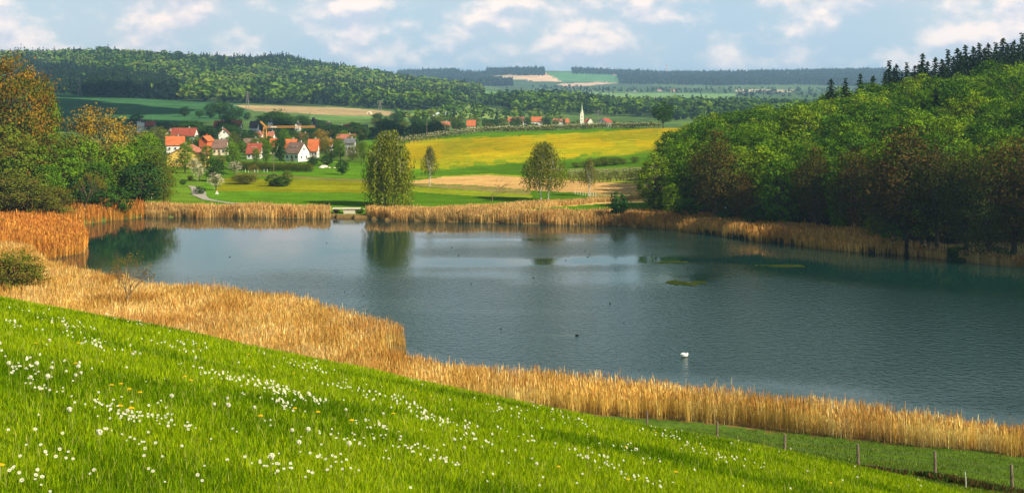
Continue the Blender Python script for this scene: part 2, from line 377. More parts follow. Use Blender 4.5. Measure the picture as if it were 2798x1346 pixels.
# village ground and valley
put((Yg > 640) & (Yg < 1300) & (PXg < 1000) & (PYg < 440), (0.05, 0.09, 0.02), 0.8)
put((Yg >= 1000), (0.06, 0.11, 0.03))
bands = fbm(Xg / 60, Yg / 170, 41, 3)
put((Yg >= 1300) & (Yg < 2300) & (bands > 0.5), (0.09, 0.15, 0.03), 0.6)
zone([(100, 232), (620, 262), (620, 300), (330, 312), (100, 305)], (0.035, 0.10, 0.035), 1200, 2500)
zone([(585, 264), (700, 266), (850, 270), (985, 280), (1000, 294), (850, 291), (760, 285), (640, 279)], (0.30, 0.22, 0.11), 1300, 2600)
zone([(780, 290), (1000, 292), (1050, 300), (780, 302)], (0.10, 0.19, 0.05), 1200, 2300)
zone([(1120, 262), (1180, 262), (1300, 282), (1300, 298), (1000, 298)], (0.15, 0.21, 0.05), 1500, 3400)
zone([(1200, 224), (1330, 228), (1350, 245), (1210, 250)], (0.11, 0.20, 0.05), 2600, 5200)
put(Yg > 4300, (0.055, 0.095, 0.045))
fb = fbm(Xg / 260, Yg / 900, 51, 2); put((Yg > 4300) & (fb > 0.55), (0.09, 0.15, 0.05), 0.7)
zone([(1000, 192), (1120, 190), (1120, 197), (1020, 197)], (0.25, 0.20, 0.16), 4500, 9000)
zone([(1200, 190), (1290, 185), (1330, 200), (1240, 199)], (0.48, 0.36, 0.22), 4500, 9000)
zone([(1280, 187), (1370, 183), (1415, 206), (1330, 203)], (0.60, 0.40, 0.26), 4500, 9000)
zone([(1372, 182), (1560, 186), (1560, 207), (1415, 207)], (0.08, 0.20, 0.08), 4500, 9000)
zone([(1395, 213), (1500, 207), (1560, 209), (1440, 219)], (0.50, 0.34, 0.24), 4000, 9000)
zone([(1470, 233), (1850, 236), (1850, 249), (1560, 245)], (0.14, 0.24, 0.08), 3200, 9000)
zone([(1500, 243), (1670, 246), (1670, 253), (1540, 251)], (0.62, 0.55, 0.34), 3200, 9000)
zone([(1850, 224), (2000, 226), (2000, 232), (1850, 230)], (0.40, 0.33, 0.22), 3200, 9000)
G[:] *= (0.88 + 0.24 * fbm(Xg / 3.0, Yg / 3.0, 61, 3))[..., None]
mot = fbm(Xg / 2.2, Yg / 2.2, 62, 3)
nm = (Yg < 60); G[nm] *= (0.75 + 0.5 * mot[nm])[..., None]

# ------------------------------------------------------------------ ground sheets, split where the land use changes
nr, nc = PXg.shape
V = np.stack([Xg, Yg, GZ], -1).reshape(-1, 3); COL = G.reshape(-1, 3)
I = np.arange(nr * nc).reshape(nr, nc); Q = np.stack([I[:-1, :-1], I[:-1, 1:], I[1:, 1:], I[1:, :-1]], -1)
zid = np.zeros((nr - 1, nc - 1), int)
pc, yc, pyc = PXg[:-1, :-1], Yg[:-1, :-1], PYg[:-1, :-1]
zid[yc < 130] = 1
zid[inpoly(pc, pyc, D(plough)) & (yc > 430) & (yc < 700)] = 2
zid[ymask[:-1, :-1]] = 3
zid[yc > 1300] = 4
def sub(name, k, kind='structure'):
    q = Q[zid == k]; u, inv = np.unique(q, return_inverse=True)
    o = make_mesh(name, V[u], inv.reshape(-1, 4), M_ground, COL[u], smooth_=True); tag(o, kind=kind); return o
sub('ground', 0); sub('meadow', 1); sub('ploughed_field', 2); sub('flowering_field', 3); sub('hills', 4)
# ------------------------------------------------------------------ water
wpx = np.arange(-100, 3450, 10.0); wy = np.linspace(125, 412, 220); PW, YW = np.meshgrid(wpx, wy); XW = (PW - CX) / F * YW
wind_f = fbm(XW / 75 + 3, YW / 16, 71, 3)
pyw = HZ + CH * F / YW
wind = 0.25 + 1.6 * (wind_f - 0.42)
wind += smooth(640, 730, pyw + (PW - 1400) * 0.06) * 0.35
wind += 0.45 * smooth(740, 800, pyw) * smooth(700, 1300, PW)
near_edge = np.interp(PW, [1000, 1400, 2000, 2500, 2798, 3450], [930, 985, 1030, 1085, 1120, 1220])
wind -= 1.1 * smooth(-40, 40, pyw - near_edge)
wind *= 0.25 + 0.75 * smooth(600, 1250, PW + (pyw - 600) * 1.2)
bx_ = lambda a, b: smooth(a - 60, a + 60, PW) * (1 - smooth(b - 60, b + 60, PW))
gs_ = lambda c, w: np.exp(-((pyw + (fbm(XW / 40, YW / 30, 73, 2) - .5) * 14 - c) / w) ** 2)
wind += .75 * gs_(684, 11) * bx_(1080, 1750) - .8 * gs_(711, 9) * bx_(1150, 1850) + .5 * gs_(735, 9) * bx_(1150, 1700) - .9 * gs_(767, 15) * bx_(1380, 1960) - .35 * gs_(750, 14) * bx_(900, 1400)
wind -= 1.0 * (1 - smooth(745, 800, pyw + (PW - 2400) * -0.10)) * smooth(1900, 2150, PW)
wind *= 1 - .75 * (1 - smooth(700, 760, pyw)) * (1 - smooth(1080, 1250, PW))
wind = np.clip(wind, 0.02, 1)
nW = len(wy); mW = len(wpx); IW = np.arange(nW * mW).reshape(nW, mW)
QW = np.stack([IW[:-1, :-1], IW[:-1, 1:], IW[1:, 1:], IW[1:, :-1]], -1).reshape(-1, 4)
M_water, t = newmat('lake_water'); o_ = N(t, 'ShaderNodeOutputMaterial'); p = N(t, 'ShaderNodeBsdfPrincipled')
a_ = N(t, 'ShaderNodeAttribute'); a_.attribute_name = 'col'; sp = N(t, 'ShaderNodeSeparateColor'); L(t, a_.outputs['Color'], sp.inputs[0])
wnd = sp.outputs[0]
p.inputs['Base Color'].default_value = (0.005, 0.027, 0.023, 1); p.inputs['IOR'].default_value = 1.33
L(t, math_(t, 'ADD', math_(t, 'MULTIPLY', wnd, 0.15), 0.012), p.inputs['Roughness'])
g_ = N(t, 'ShaderNodeNewGeometry')
def wn(sx, sy, det):
    mm = N(t, 'ShaderNodeMapping'); mm.inputs['Scale'].default_value = (sx, sy, 1); mm.inputs['Rotation'].default_value = (0, 0, 0.25); L(t, g_.outputs['Position'], mm.inputs[0])
    q = N(t, 'ShaderNodeTexNoise'); q.inputs['Scale'].default_value = 1; q.inputs['Detail'].default_value = det; L(t, mm.outputs[0], q.inputs['Vector']); return q.outputs[0]
h_ = math_(t, 'ADD', math_(t, 'MULTIPLY', wn(0.9, 0.75, 3), 0.6), math_(t, 'MULTIPLY', wn(2.6, 2.0, 2), 0.22))
b1 = N(t, 'ShaderNodeBump'); b1.inputs['Distance'].default_value = 0.5
L(t, h_, b1.inputs['Height']); L(t, math_(t, 'ADD', math_(t, 'MULTIPLY', wnd, 0.75), 0.012), b1.inputs['Strength']); L(t, b1.outputs[0], p.inputs['Normal'])
L(t, p.outputs[0], o_.inputs[0])
wat = make_mesh('water', np.stack([XW, YW, XW * 0], -1).reshape(-1, 3), QW, M_water, np.repeat(wind.reshape(-1, 1), 3, 1), smooth_=True)
tag(wat, kind='structure')

# ------------------------------------------------------------------ haze
hz = MB(); hz.box((0, 8500, 85), (20000, 17400, 210)); M_haze, t = newmat('haze_air'); o_ = N(t, 'ShaderNodeOutputMaterial')
pv = N(t, 'ShaderNodeVolumePrincipled'); pv.inputs['Density'].default_value = 6.6e-5; pv.inputs['Color'].default_value = (0.40, 0.66, 1.0, 1)
L(t, pv.outputs[0], o_.inputs['Volume'])
HAZE = hz.build('haze', M_haze); tag(HAZE, kind='stuff')

# ------------------------------------------------------------------ path
pa = [((512, 507), (541, 510)), ((521, 514), (556, 517)), ((524, 523), (562, 525)), ((523, 531), (564, 536)), ((536, 539), (571, 542)), ((554, 545), (583, 547)), ((585, 551), (612, 551.5)), ((622, 556), (654, 556.5)), ((680, 559), (700, 559.3))]
pv_ = []; pf = []
for l, r in pa:
    yl = at(l[0], l[1], 405, 700); yr = at(r[0], r[1], 405, 700)
    for s_ in range(5):
        q = s_ / 4; px = l[0] + (r[0] - l[0]) * q; Y = yl + (yr - yl) * q
        pv_.append(wp(px, Y, 0.12))
for i in range(len(pa) - 1):
    for s_ in range(4): pf.append((i * 5 + s_, i * 5 + s_ + 1, i * 5 + s_ + 6, i * 5 + s_ + 5))
tag(make_mesh('path', np.array(pv_), np.array(pf), M_asph), kind='structure')

# ------------------------------------------------------------------ foliage builders
def unit(a): return a / np.maximum(np.linalg.norm(a, axis=-1, keepdims=True), 1e-9)
def cards(P, s, asp=0.6, nrm=None, axis=None, g=None):
    g = g or rng
    n = len(P); P = np.asarray(P, float); s = np.broadcast_to(np.asarray(s, float), (n,))[:, None]
    if nrm is None: nrm = unit(g.normal(size=(n, 3)))
    if axis is None: axis = unit(g.normal(size=(n, 3)))
    u = unit(axis); v = unit(np.cross(nrm, u)); u = u * s; v = v * s * asp
    V = np.stack([P - u * 0.9 - v * 0.55, P + u * 0.2 - v, P + u + v * 0.25, P - u * 0.35 + v], 1).reshape(-1, 3)
    return V, np.arange(n * 4).reshape(-1, 4)
def rep4(c): return np.repeat(c, 4, axis=0)
def limbs(mb, base, tips, r0, g, n=5):
    for tp in tips:
        b = Vector(base[min(int(g.random() * len(base)), len(base) - 1)]); tp = Vector(tp); mid = b.lerp(tp, 0.5) + Vector(g.normal(size=3) * (tp - b).length * 0.08)
        mb.tube([b, mid, tp], [r0, r0 * 0.6, r0 * 0.15], n, False)
PROTO = {}
def proto(key, V, Fc, C_, leafmat, mb, barkmat):
    crown = make_mesh('crown', V, Fc, leafmat, C_, link=False); trunk = mb.mesh('trunk', barkmat); PROTO[key] = (crown, trunk)
def broadleaf(key, H, seed, col, wr=0.30, hr=0.42, cz=0.57, nc=110, nl=42, ls=0.017, shell=0.55, var=0.3, col2=None, frac2=0.0, leafmat=None, bark=None, spread=0.052, stems=1, low=0.1):
    g = np.random.default_rng(seed)
    d = unit(g.normal(size=(nc * 2, 3))); rad = (shell + (1 - shell) * g.random(nc * 2) ** 0.6)
    lob = 0.78 + 0.42 * fbm(d[:, 0] * 2.2 + 5, d[:, 1] * 2.2 + d[:, 2] * 2.0 + 5, seed, 3)
    P = d * rad[:, None] * lob[:, None] * np.array([wr, wr, hr]) * H + np.array([0, 0, cz * H])
    P = P[P[:, 2] > low * H][:nc]; nc = len(P)
    cl = np.repeat(P, nl, 0); off = g.normal(size=cl.shape) * spread * H * np.array([1, 1, 0.62]) * np.repeat(0.7 + 0.7 * g.random(nc), nl)[:, None]
    pos = cl + off
    outw = unit(off + (cl - np.array([0, 0, cz * H])) * 0.35 + np.array([0, 0, 0.03 * H]))
    nrm = unit(outw + g.normal(size=pos.shape) * 0.55)
    V, Fc = cards(pos, ls * H * (0.7 + 0.6 * g.random(len(pos))), 0.65, nrm, None, g)
    tint = 1 + (g.random(nc) - 0.5) * 2 * var; c = np.array(col)[None] * tint[:, None]
    if col2 is not None:
        m = g.random(nc) < frac2; c[m] = np.array(col2) * (0.8 + 0.4 * g.random(m.sum()))[:, None]
    Cc = rep4(np.repeat(c, nl, 0) * (0.8 + 0.4 * g.random(len(pos)))[:, None])
    mb = MB(); tops = []
    for k in range(stems):
        a = g.random() * 6.28; lean = 0.0 if stems == 1 else 0.09 * H
        pts = [(math.cos(a) * lean * q * (1 if stems > 1 else 0) + (q * (1 - q)) * 0.03 * H, math.sin(a) * lean * q, q * H * 0.8 - 0.4) for q in (0, .25, .5, .75, 1)]
        r = 0.02 * H / (1 + 0.3 * (stems - 1)); mb.tube(pts, [r * 1.25, r, r * 0.75, r * 0.45, r * 0.15], 7); tops += pts[1:4]
    limbs(mb, tops, P[g.permutation(nc)[:28]], 0.0065 * H, g)
    proto(key, V, Fc, Cc, leafmat or M_leaf, mb, bark or M_bark)
def birch(key, H, seed, col, wr=0.3, stems=1, nst=170, top=0.98, low=0.06, bark=None, dens=3.2, taper=0.5, strand=0.28):
    g = np.random.default_rng(seed); Pl = []; Ax = []; ss = []; st = []
    starts = []
    for i in range(nst):
        zq = 0.30 + (top - 0.30) * g.random() ** 0.75; rr = wr * H * (1 - taper * abs(zq - 0.6) / 0.4) * math.sqrt(max(0.02, 1 - (max(zq - 0.5, 0) / 0.5) ** 2.2)) * math.sqrt(g.random()) * (0.8 + 0.4 * float(fbm(np.array([zq * 5 + seed]), np.array([g.random() * 3]), seed, 2)[0])); a = g.random() * 6.283
        x, y, z = math.cos(a) * rr, math.sin(a) * rr, zq * H; starts.append((x, y, z))
        ln = min(z - low * H * (1 + g.random()), (strand * (0.5 + g.random())) * H); n = max(4, int(ln * dens)); sw = g.normal(size=2) * 0.03 * H
        for k in range(n):
            q = k / n; P = (x + sw[0] * q + g.normal() * 0.014 * H, y + sw[1] * q + g.normal() * 0.014 * H, z - q * ln); Pl.append(P); Ax.append((g.normal() * .5, g.normal() * .5, -1)); ss.append(0.0135 * H * (0.7 + 0.7 * g.random())); st.append(i)
    Pl = np.array(Pl); V, Fc = cards(Pl, np.array(ss), 0.5, None, np.array(Ax), g)
    tint = 1 + (g.random(nst) - 0.5) * 0.7; c = np.array(col)[None] * tint[st][:, None] * (0.75 + 0.5 * g.random(len(st)))[:, None]
    mb = MB(); tops = []
    for k in range(stems):
        a = (0.5 + 3.0 * k) if stems > 1 else 0.3; lean = 0.10 * H if stems > 1 else 0.03 * H; sx = 0.06 * H * math.cos(a) if stems > 1 else 0
        pts = [(sx + math.cos(a) * lean * q, math.sin(a) * lean * q * 0.5, q * H * 0.93 - 0.3) for q in (0, .2, .4, .6, .8, 1)]
        r = 0.0105 * H; mb.tube(pts, [r * 1.3, r, r * .8, r * .55, r * .3, r * .1], 7); tops += pts[1:5]
    sel = [starts[i] for i in g.permutation(nst)[:30]]
    limbs(mb, tops, sel, 0.0055 * H, g)
    proto(key, V, Fc, rep4(c), M_leaf, mb, bark or M_birchbark)
def spruce(key, H, seed, col, w=0.17):
    g = np.random.default_rng(seed); P = []; A = []; s = []
    lv = 34
    for i in range(lv):
        z = 0.08 + 0.92 * (i / lv); rad = w * H * (1 - z) ** 0.85 * (0.8 + 0.35 * g.random()) + 0.01 * H
        nb = max(4, int(11 * (1 - z) + 5)); a0 = g.random() * 6.28
        for b in range(nb):
            a = a0 + 6.283 * b / nb + g.normal() * 0.15; rl = rad * (0.7 + 0.5 * g.random()); n = max(2, int(rl / (0.017 * H)))
            for k in range(n):
                q = (k + 0.6) / n; P.append((math.cos(a) * rl * q, math.sin(a) * rl * q, z * H - 0.10 * rl - 0.38 * rl * q ** 1.4)); A.append((math.cos(a), math.sin(a), -0.45)); s.append(0.026 * H * (1.15 - 0.5 * q))
    P = np.array(P); P += g.normal(size=P.shape) * np.array([.004, .004, .011]) * H
    V, Fc = cards(P, np.array(s), 0.55, unit(np.array([0, 0, 1.0]) + g.normal(size=P.shape) * 0.45), np.array(A), g)
    c = np.array(col)[None] * (0.7 + 0.6 * g.random(len(P)))[:, None]
    mb = MB(); mb.tube([(0, 0, -0.5), (0, 0, 0.5 * H), (0, 0, 0.99 * H)], [0.016 * H, 0.009 * H, 0.002 * H], 6)
    proto(key, V, Fc, rep4(c), M_needle, mb, M_bark)
def twigtree(key, H, seed, col, wide=0.45, depth=5, r0=0.014, leaf=0.0, leafcol=(0.12, 0.12, 0.02), thick=1.0):
    g = np.random.default_rng(seed); mb = MB(); tips = []; fine = MB()
    def grow(p, d, ln, r, k):
        p2 = p + d * ln; m = mb if k > 1 else fine
        m.tube([p, p.lerp(p2, .5) + Vector(g.normal(size=3) * ln * .05), p2], [r, r * .8, r * .6], 4 if k > 1 else 3, False)
        if k == 0: tips.append(p2); return
        for i in range(int(2 + g.random() * 2.2)):
            dd = (d + Vector(g.normal(size=3)) * wide).normalized(); dd.z = abs(dd.z) * 0.85 + 0.12; dd.normalize()
            grow(p.lerp(p2, 0.55 + 0.45 * g.random()), dd, ln * (0.68 + 0.2 * g.random()), r * 0.62, k - 1)
    grow(Vector((0, 0, -0.2)), Vector((0, 0, 1)), H * 0.27, H * r0 * thick, depth)
    zm = max(v[2] for v in fine.v); k_ = H / zm; fine.v = [tuple(q * k_ for q in v) for v in fine.v]; mb.v = [tuple(q * k_ for q in v) for v in mb.v]; tips = [q * k_ for q in tips]
    V = np.array(fine.v); Fq = np.array([f for f in fine.f]); c = np.tile(np.array(col), (len(V), 1))
    if leaf > 0:
        tp = np.array([tuple(q) for q in tips]); tp = np.repeat(tp, max(1, int(leaf)), 0); tp = tp + g.normal(size=tp.shape) * 0.022 * H
        V2, F2 = cards(tp, 0.012 * H * (0.6 + 0.8 * g.random(len(tp))), 0.7, None, None, g)
        Fq = np.concatenate([Fq, F2 + len(V)]); V = np.concatenate([V, V2]); c = np.concatenate([c, rep4(np.array(leafcol)[None] * (0.6 + 0.8 * g.random(len(tp)))[:, None])])
    proto(key, V, Fq, c, M_leaf, mb, M_twig)

LG = (0.070, 0.150, 0.012); LD = (0.035, 0.085, 0.012); LB = (0.105, 0.060, 0.014); LY = (0.12, 0.16, 0.012)
for i, cc in enumerate([(0.135, 0.24, 0.008), (0.095, 0.20, 0.008), (0.185, 0.27, 0.010), (0.060, 0.140, 0.008)]): broadleaf('beech%d' % i, 20, 100 + i, cc, wr=0.25, hr=0.46, nc=250, nl=17, spread=0.028, ls=0.0150, shell=0.66, var=0.42)
for i, cc in enumerate([(0.115, 0.075, 0.017), (0.095, 0.075, 0.016), (0.080, 0.082, 0.015)]): broadleaf('alder%d' % i, 22, 120 + i, cc, wr=0.26, hr=0.47, cz=0.53, nc=190, nl=40, ls=0.0105, shell=0.35, var=0.35, col2=(0.05, 0.075, 0.012), frac2=0.22, spread=0.05)
for i in range(2): spruce('spruce%d' % i, 24, 140 + i, (0.016, 0.034, 0.012) if i else (0.022, 0.045, 0.014), 0.26 + 0.06 * i)
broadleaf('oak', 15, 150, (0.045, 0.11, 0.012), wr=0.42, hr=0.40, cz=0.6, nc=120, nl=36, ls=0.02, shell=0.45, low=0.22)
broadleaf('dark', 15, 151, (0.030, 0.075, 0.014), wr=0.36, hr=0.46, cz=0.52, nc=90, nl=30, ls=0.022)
broadleaf('rust', 24, 152, (0.22, 0.125, 0.012), wr=0.40, hr=0.46, cz=0.53, nc=280, nl=52, ls=0.0105, shell=0.45, col2=(0.10, 0.12, 0.012), frac2=0.3, var=0.45, spread=0.042, low=0.02)
broadleaf('gold', 18, 153, (0.30, 0.19, 0.014), wr=0.42, hr=0.44, cz=0.53, nc=150, nl=38, ls=0.0135, shell=0.4, col2=(0.22, 0.20, 0.05), frac2=0.3, spread=0.045, low=0.05)
broadleaf('olive', 14, 154, (0.11, 0.15, 0.012), wr=0.40, hr=0.46, cz=0.50, nc=140, nl=36, ls=0.014, shell=0.45, col2=(0.12, 0.09, 0.014), frac2=0.2, low=0.03)
broadleaf('shrub', 5, 155, (0.040, 0.100, 0.012), wr=0.5, hr=0.50, cz=0.47, nc=80, nl=30, ls=0.03, shell=0.4, low=0.0)
broadleaf('shrub_olive', 5, 156, (0.12, 0.135, 0.014), wr=0.5, hr=0.48, cz=0.5, nc=170, nl=56, ls=0.016, shell=0.3, col2=(0.13, 0.10, 0.02), frac2=0.3, low=0.0)
broadleaf('blossom', 8, 157, (0.62, 0.58, 0.42), wr=0.40, hr=0.42, cz=0.56, nc=70, nl=28, ls=0.017, shell=0.45, col2=(0.13, 0.16, 0.03), frac2=0.42, low=0.12)
broadleaf('orchard', 3, 158, (0.66, 0.63, 0.45), wr=0.36, hr=0.42, cz=0.58, nc=22, nl=12, ls=0.045, shell=0.3, col2=(0.16, 0.19, 0.05), frac2=0.6, low=0.1)
birch('birch_wide', 22, 160, (0.17, 0.20, 0.016), wr=0.33, stems=2, nst=520, low=0.0, dens=3.4, taper=0.22, strand=0.42)
birch('birch_pair', 18, 161, (0.14, 0.16, 0.016), wr=0.40, stems=2, nst=560, low=0.12, dens=3.4, taper=0.4, strand=0.26)
birch('birch_slim', 12, 162, (0.13, 0.14, 0.018), wr=0.27, stems=1, nst=260, low=0.18, dens=4, taper=0.6, strand=0.22)
twigtree('bare', 10, 170, (0.15, 0.10, 0.04), leaf=2, thick=.95, leafcol=(0.17, 0.13, 0.02))
twigtree('bare_wide', 6, 171, (0.30, 0.20, 0.09), wide=0.55, leaf=1, leafcol=(0.28, 0.2, 0.06))
twigtree('thin', 11, 172, (0.20, 0.14, 0.05), wide=0.38, depth=6, leaf=7, leafcol=(0.20, 0.17, 0.02))
broadleaf('vine', 2.4, 173, (0.17, 0.19, 0.03), wr=0.4, hr=0.45, cz=0.5, nc=26, nl=12, ls=0.04, shell=0.3, col2=(0.5, 0.48, 0.3), frac2=0.12, low=0.0)
broadleaf('pine', 4, 159, (0.028, 0.10, 0.02), wr=0.36, hr=0.42, cz=0.6, nc=50, nl=24, ls=0.035, shell=0.3, low=0.18)
PH = {'beech0': 20, 'beech1': 20, 'beech2': 20, 'beech3': 20, 'alder0': 22, 'alder1': 22, 'alder2': 22, 'spruce0': 24, 'spruce1': 24, 'oak': 15, 'dark': 15, 'rust': 24, 'gold': 18, 'olive': 14,
      'shrub': 5, 'shrub_olive': 5, 'blossom': 8, 'orchard': 3, 'birch_wide': 22, 'birch_pair': 18, 'birch_slim': 12, 'bare': 10, 'bare_wide': 6, 'thin': 11, 'pine': 4, 'vine': 2.4}
def plant(name, key, px, Y, H, label, cat, group=None, wx=1.0, rz=None, sink=0.0):
    crown, trunk = PROTO[key]; s = H / PH[key]
    e = empty(name, wp(px, Y, -sink), rng.random() * 6.28 if rz is None else rz, (s * wx, s * wx, s))
    obj('trunk', trunk, e); obj('crown', crown, e); tag(e, label, cat, group); return e

# ---- the forest slope on the right
G_beech = 'leafy trees covering the wooded slope right of the lake'
n_b = 0; spots = []
for row, Y in enumerate(np.arange(325, 640, 13.0)):
    step = 8.0 / Y * F
    for px in np.arange(1700, 3080, step):
        Yj = Y + rng.normal() * 2.5; pj = px + rng.normal() * step * 0.22
        left = np.interp(Yj, [300, 345, 360, 380, 400, 430, 470, 520, 560, 600, 640], [2440, 2120, 1930, 1835, 1770, 1762, 1790, 1840, 1930, 2050, 2170])
        if pj < left: continue
        if Yj > 560 and pj < 2250: continue
        if inpoly(pj, Yj, LAKE): continue
        spots.append((pj, Yj))
def lake_dist_ok(px, Y): return not (inpoly(px, Y - 9, LAKE))
for px, Y in spots:
    if not lake_dist_ok(px, Y): continue
    z = float(gz(px, Y))
    if px < 2330: H = 18.5 + rng.normal() * 1.7
    else: H = 19 + rng.normal() * 1.8
    if px < 1900: H = 17.5 + rng.normal()
    if rng.random() < 0.045 and Y > 400: key = 'spruce1'; H *= 0.95
    else: key = 'beech%d' % rng.choice(4, p=[.34, .30, .18, .18])
    if Y > 600 and px > 2300: continue
    plant('broadleaf_tree' if key[0] == 'b' else 'spruce_tree', key, px, Y, H,
          'bright green spring leafy tree in the dense wooded slope right of the lake' if key[0] == 'b' else 'dark spruce poking up among leafy trees on the slope right of the lake',
          'tree', G_beech if key[0] == 'b' else 'lone spruces among the leafy trees on the slope', wx=1.0 + rng.random() * 0.2); n_b += 1
# ridge of conifers against the sky
for i, (px, top, H) in enumerate([(2429, 165, 21), (2450, 172, 19), (2478, 170, 20), (2500, 175, 19), (2521, 145, 23), (2556, 155, 21), (2591, 135, 23), (2616, 130, 22), (2638, 122, 24), (2660, 125, 22), (2676, 117, 24), (2701, 115, 23),
                               (2722, 116, 22), (2741, 102, 25), (2765, 118, 22), (2771, 107, 24), (2794, 90, 26), (2820, 92, 25), (2850, 85, 26), (2271, 212, 16), (2351, 200, 17), (2386, 205, 17), (2310, 213, 14), (2574, 160, 18), (2625, 140, 20), (2690, 128, 20), (2752, 118, 20)]):
    Yb = 600 + (i % 4) * 9 if px > 2400 else 560
    if px > 2400: plant('spruce_tree', 'spruce%d' % ((i + 1) % 2), px + 14, Yb + 9, min(max(zat(top + 16 + (i % 3) * 5, Yb + 9) - float(gz(px + 14, Yb + 9)), 12), 36), 'dark spruce in the second row of the ridge against the sky', 'tree', 'second row of ridge spruces', wx=1.0)
    if px > 2400: plant('spruce_tree', 'spruce%d' % (i % 2), px - 10, Yb - 10, min(max(zat(top + 30 + (i % 4) * 6, Yb - 10) - float(gz(px - 10, Yb - 10)), 12), 34), 'shorter dark spruce at the front of the ridge spruces', 'tree', 'front row of ridge spruces', wx=1.1)
    for Yt in (Yb,):
        z = float(gz(px, Yt)); Hn = zat(top, Yt) - z; Hn = min(max(Hn, 14), 40)
    plant('spruce_tree', 'spruce%d' % (i % 2), px, Yt, Hn, 'tall dark spruce in the ridge row against the sky, upper right of the photo' if px > 2400 else 'dark spruce tip rising from the middle of the wooded skyline',
          'tree', 'spruces along the top of the wooded slope' if px > 2400 else 'spruce tips mid skyline', wx=1.15)
# brown alders standing along the right shore
alders = [(2476, 345, 322, 26, 1.25, 'tallest reddish brown alder on the right shore, wide budding crown'), (1955, 360, 366, 0, .95, 'reddish brown budding alder near the left end of the dark shore wood'),
 (1895, 415, 384, 0, .8, 'small brown alder beside the leafy left tip of the wood'), (2030, 470, 360, 0, .9, 'low brown alder above the middle of the right reed belt'), (2225, 405, 345, 0, .95, 'brown alder with pointed top above the right reed belt'),
 (2165, 455, 350, 0, .8, 'narrow brownish alder left of the pointed alder'), (2330, 405, 336, 0, .95, 'dark budding alder just left of the tallest alder'), (2560, 400, 316, 0, .95, 'dark brown alder just right of the tallest alder'),
 (2640, 395, 308, 0, 1.0, 'brown alder between the tallest alder and the photo edge'), (2770, 375, 302, 0, 1.15, 'large brown alder at the right edge of the photo'), (2410, 430, 328, 0, .8, 'slim olive alder before the tallest alder'),
 (2700, 440, 300, 0, .85, 'lower dark alder before the right edge tree'), (2860, 380, 296, 0, 1.1, 'brown alder just outside the right edge'), (2950, 390, 292, 0, 1.1, 'brown alder farther along the shore outside the right edge')]
for i, (px, top, Y, _, w, lb) in enumerate(alders):
    z = float(gz(px, Y)); plant('alder_tree', 'alder%d' % (i % 3), px, Y, zat(top, Y) - z, lb, 'tree', 'brown alders along the right shore', wx=w)
for px, Y, H, k, lb in [(2060, 357, 6.5, 'shrub', 'rounded green bush at the foot of the wood beside the path'), (1985, 362, 5, 'shrub', 'smaller green bush left of the rounded bush under the alders'), (2390, 322, 7, 'olive', 'yellow green sapling under the tallest alder'),
                        (2440, 318, 5.5, 'shrub', 'low green bush at the water under the tallest alder'), (2290, 338, 8, 'beech1', 'young green tree before the dark wood, right of the reed belt end'), (2620, 304, 5, 'shrub', 'shrub at the dark waterline right of centre of the wood'), (2740, 298, 5.5, 'shrub', 'shrub at the dark waterline near the right edge'),
                        (1815, 392, 7, 'beech3', 'low leafy tree at the left foot of the wood'), (1790, 402, 9, 'beech3', 'leafy tree forming the left tip of the wood'), (1835, 382, 10, 'beech0', 'light green tree in front of the left tip of the wood'), (1880, 377, 7, 'shrub', 'dark bush at the foot of the wood behind the reeds')]:
    plant('bush' if k == 'shrub' else 'young_tree', k, px, Y, H, lb, 'bush' if k == 'shrub' else 'tree', 'undergrowth at the foot of the right wood')
# ---- trees on the left shore
left = [('rust', 38, 143, 405, 'huge rusty brown tree rising at the left edge of the photo', .74), ('beech0', 122, 240, 425, 'light green tree touching the right side of the rusty tree', .55), ('olive', 10, 330, 385, 'dark olive tree under the rusty tree at the left edge', 1.1),
 ('olive', 135, 350, 400, 'smaller olive tree below the huge rusty tree', .9), ('gold', 272, 283, 450, 'rounded golden brown tree with bare pale twigs', .95), ('gold', 345, 335, 458, 'golden brown tree behind the right of the rounded golden tree', .8), ('olive', 195, 352, 440, 'olive tree between the rusty and the golden tree', 1.0),
 ('beech1', 90, 395, 392, 'deep green tree in front of the rusty tree', 1.1), ('beech0', 240, 385, 410, 'bright green tree below the golden tree', 1.1), ('beech1', 175, 405, 396, 'dense green tree in the middle of the left shore wood', 1.15), ('beech0', 398, 362, 455, 'yellow green tree at the right shoulder of the left wood', 1.0),
 ('olive', 428, 392, 440, 'olive tree at the right end of the left wood', .95), ('beech0', 330, 395, 425, 'green tree behind the dark round bush', 1.1), ('beech1', 375, 385, 438, 'leafy green tree right of the centre of the left wood', .9), ('beech3', 20, 430, 382, 'dark green tree low at the left edge', 1.1),
 ('beech3', 268, 440, 404, 'dark leafy tree low in the left wood', 1.1), ('dark', 385, 432, 418, 'dense round dark green tree with foliage to the ground beside the reeds', 1.35), ('olive', 448, 452, 425, 'brownish shaded tree at the right tip of the left wood', .75), ('shrub_olive', 45, 465, 372, 'olive brown thicket at the left edge above the reeds', 1.5),
 ('beech1', 130, 450, 386, 'leafy green tree above the left reed bank', 1.1), ('dark', 225, 470, 396, 'low dark tree in the left wood', 1.1), ('olive', -40, 380, 395, 'olive tree just outside the left edge', 1.1), ('rust', -90, 180, 420, 'rusty tree just outside the left edge', .9), ('beech1', -110, 400, 385, 'green tree outside the left edge', 1.1),
 ('thin', 232, 470, 385, 'slender pale young tree standing before the left wood', .8), ('shrub_olive', 140, 500, 372, 'reddish brown thicket beside the left reeds', 1.3), ('shrub', 305, 500, 398, 'low green bush at the foot of the left wood', 1.3)]
for k, px, top, Y, lb, w in left:
    z = float(gz(px, Y)); H = max(zat(top, Y) - z, 3)
    plant('bush' if 'shrub' in k else 'tree', k, px, Y, H, lb, 'bush' if 'shrub' in k else 'tree', wx=w)
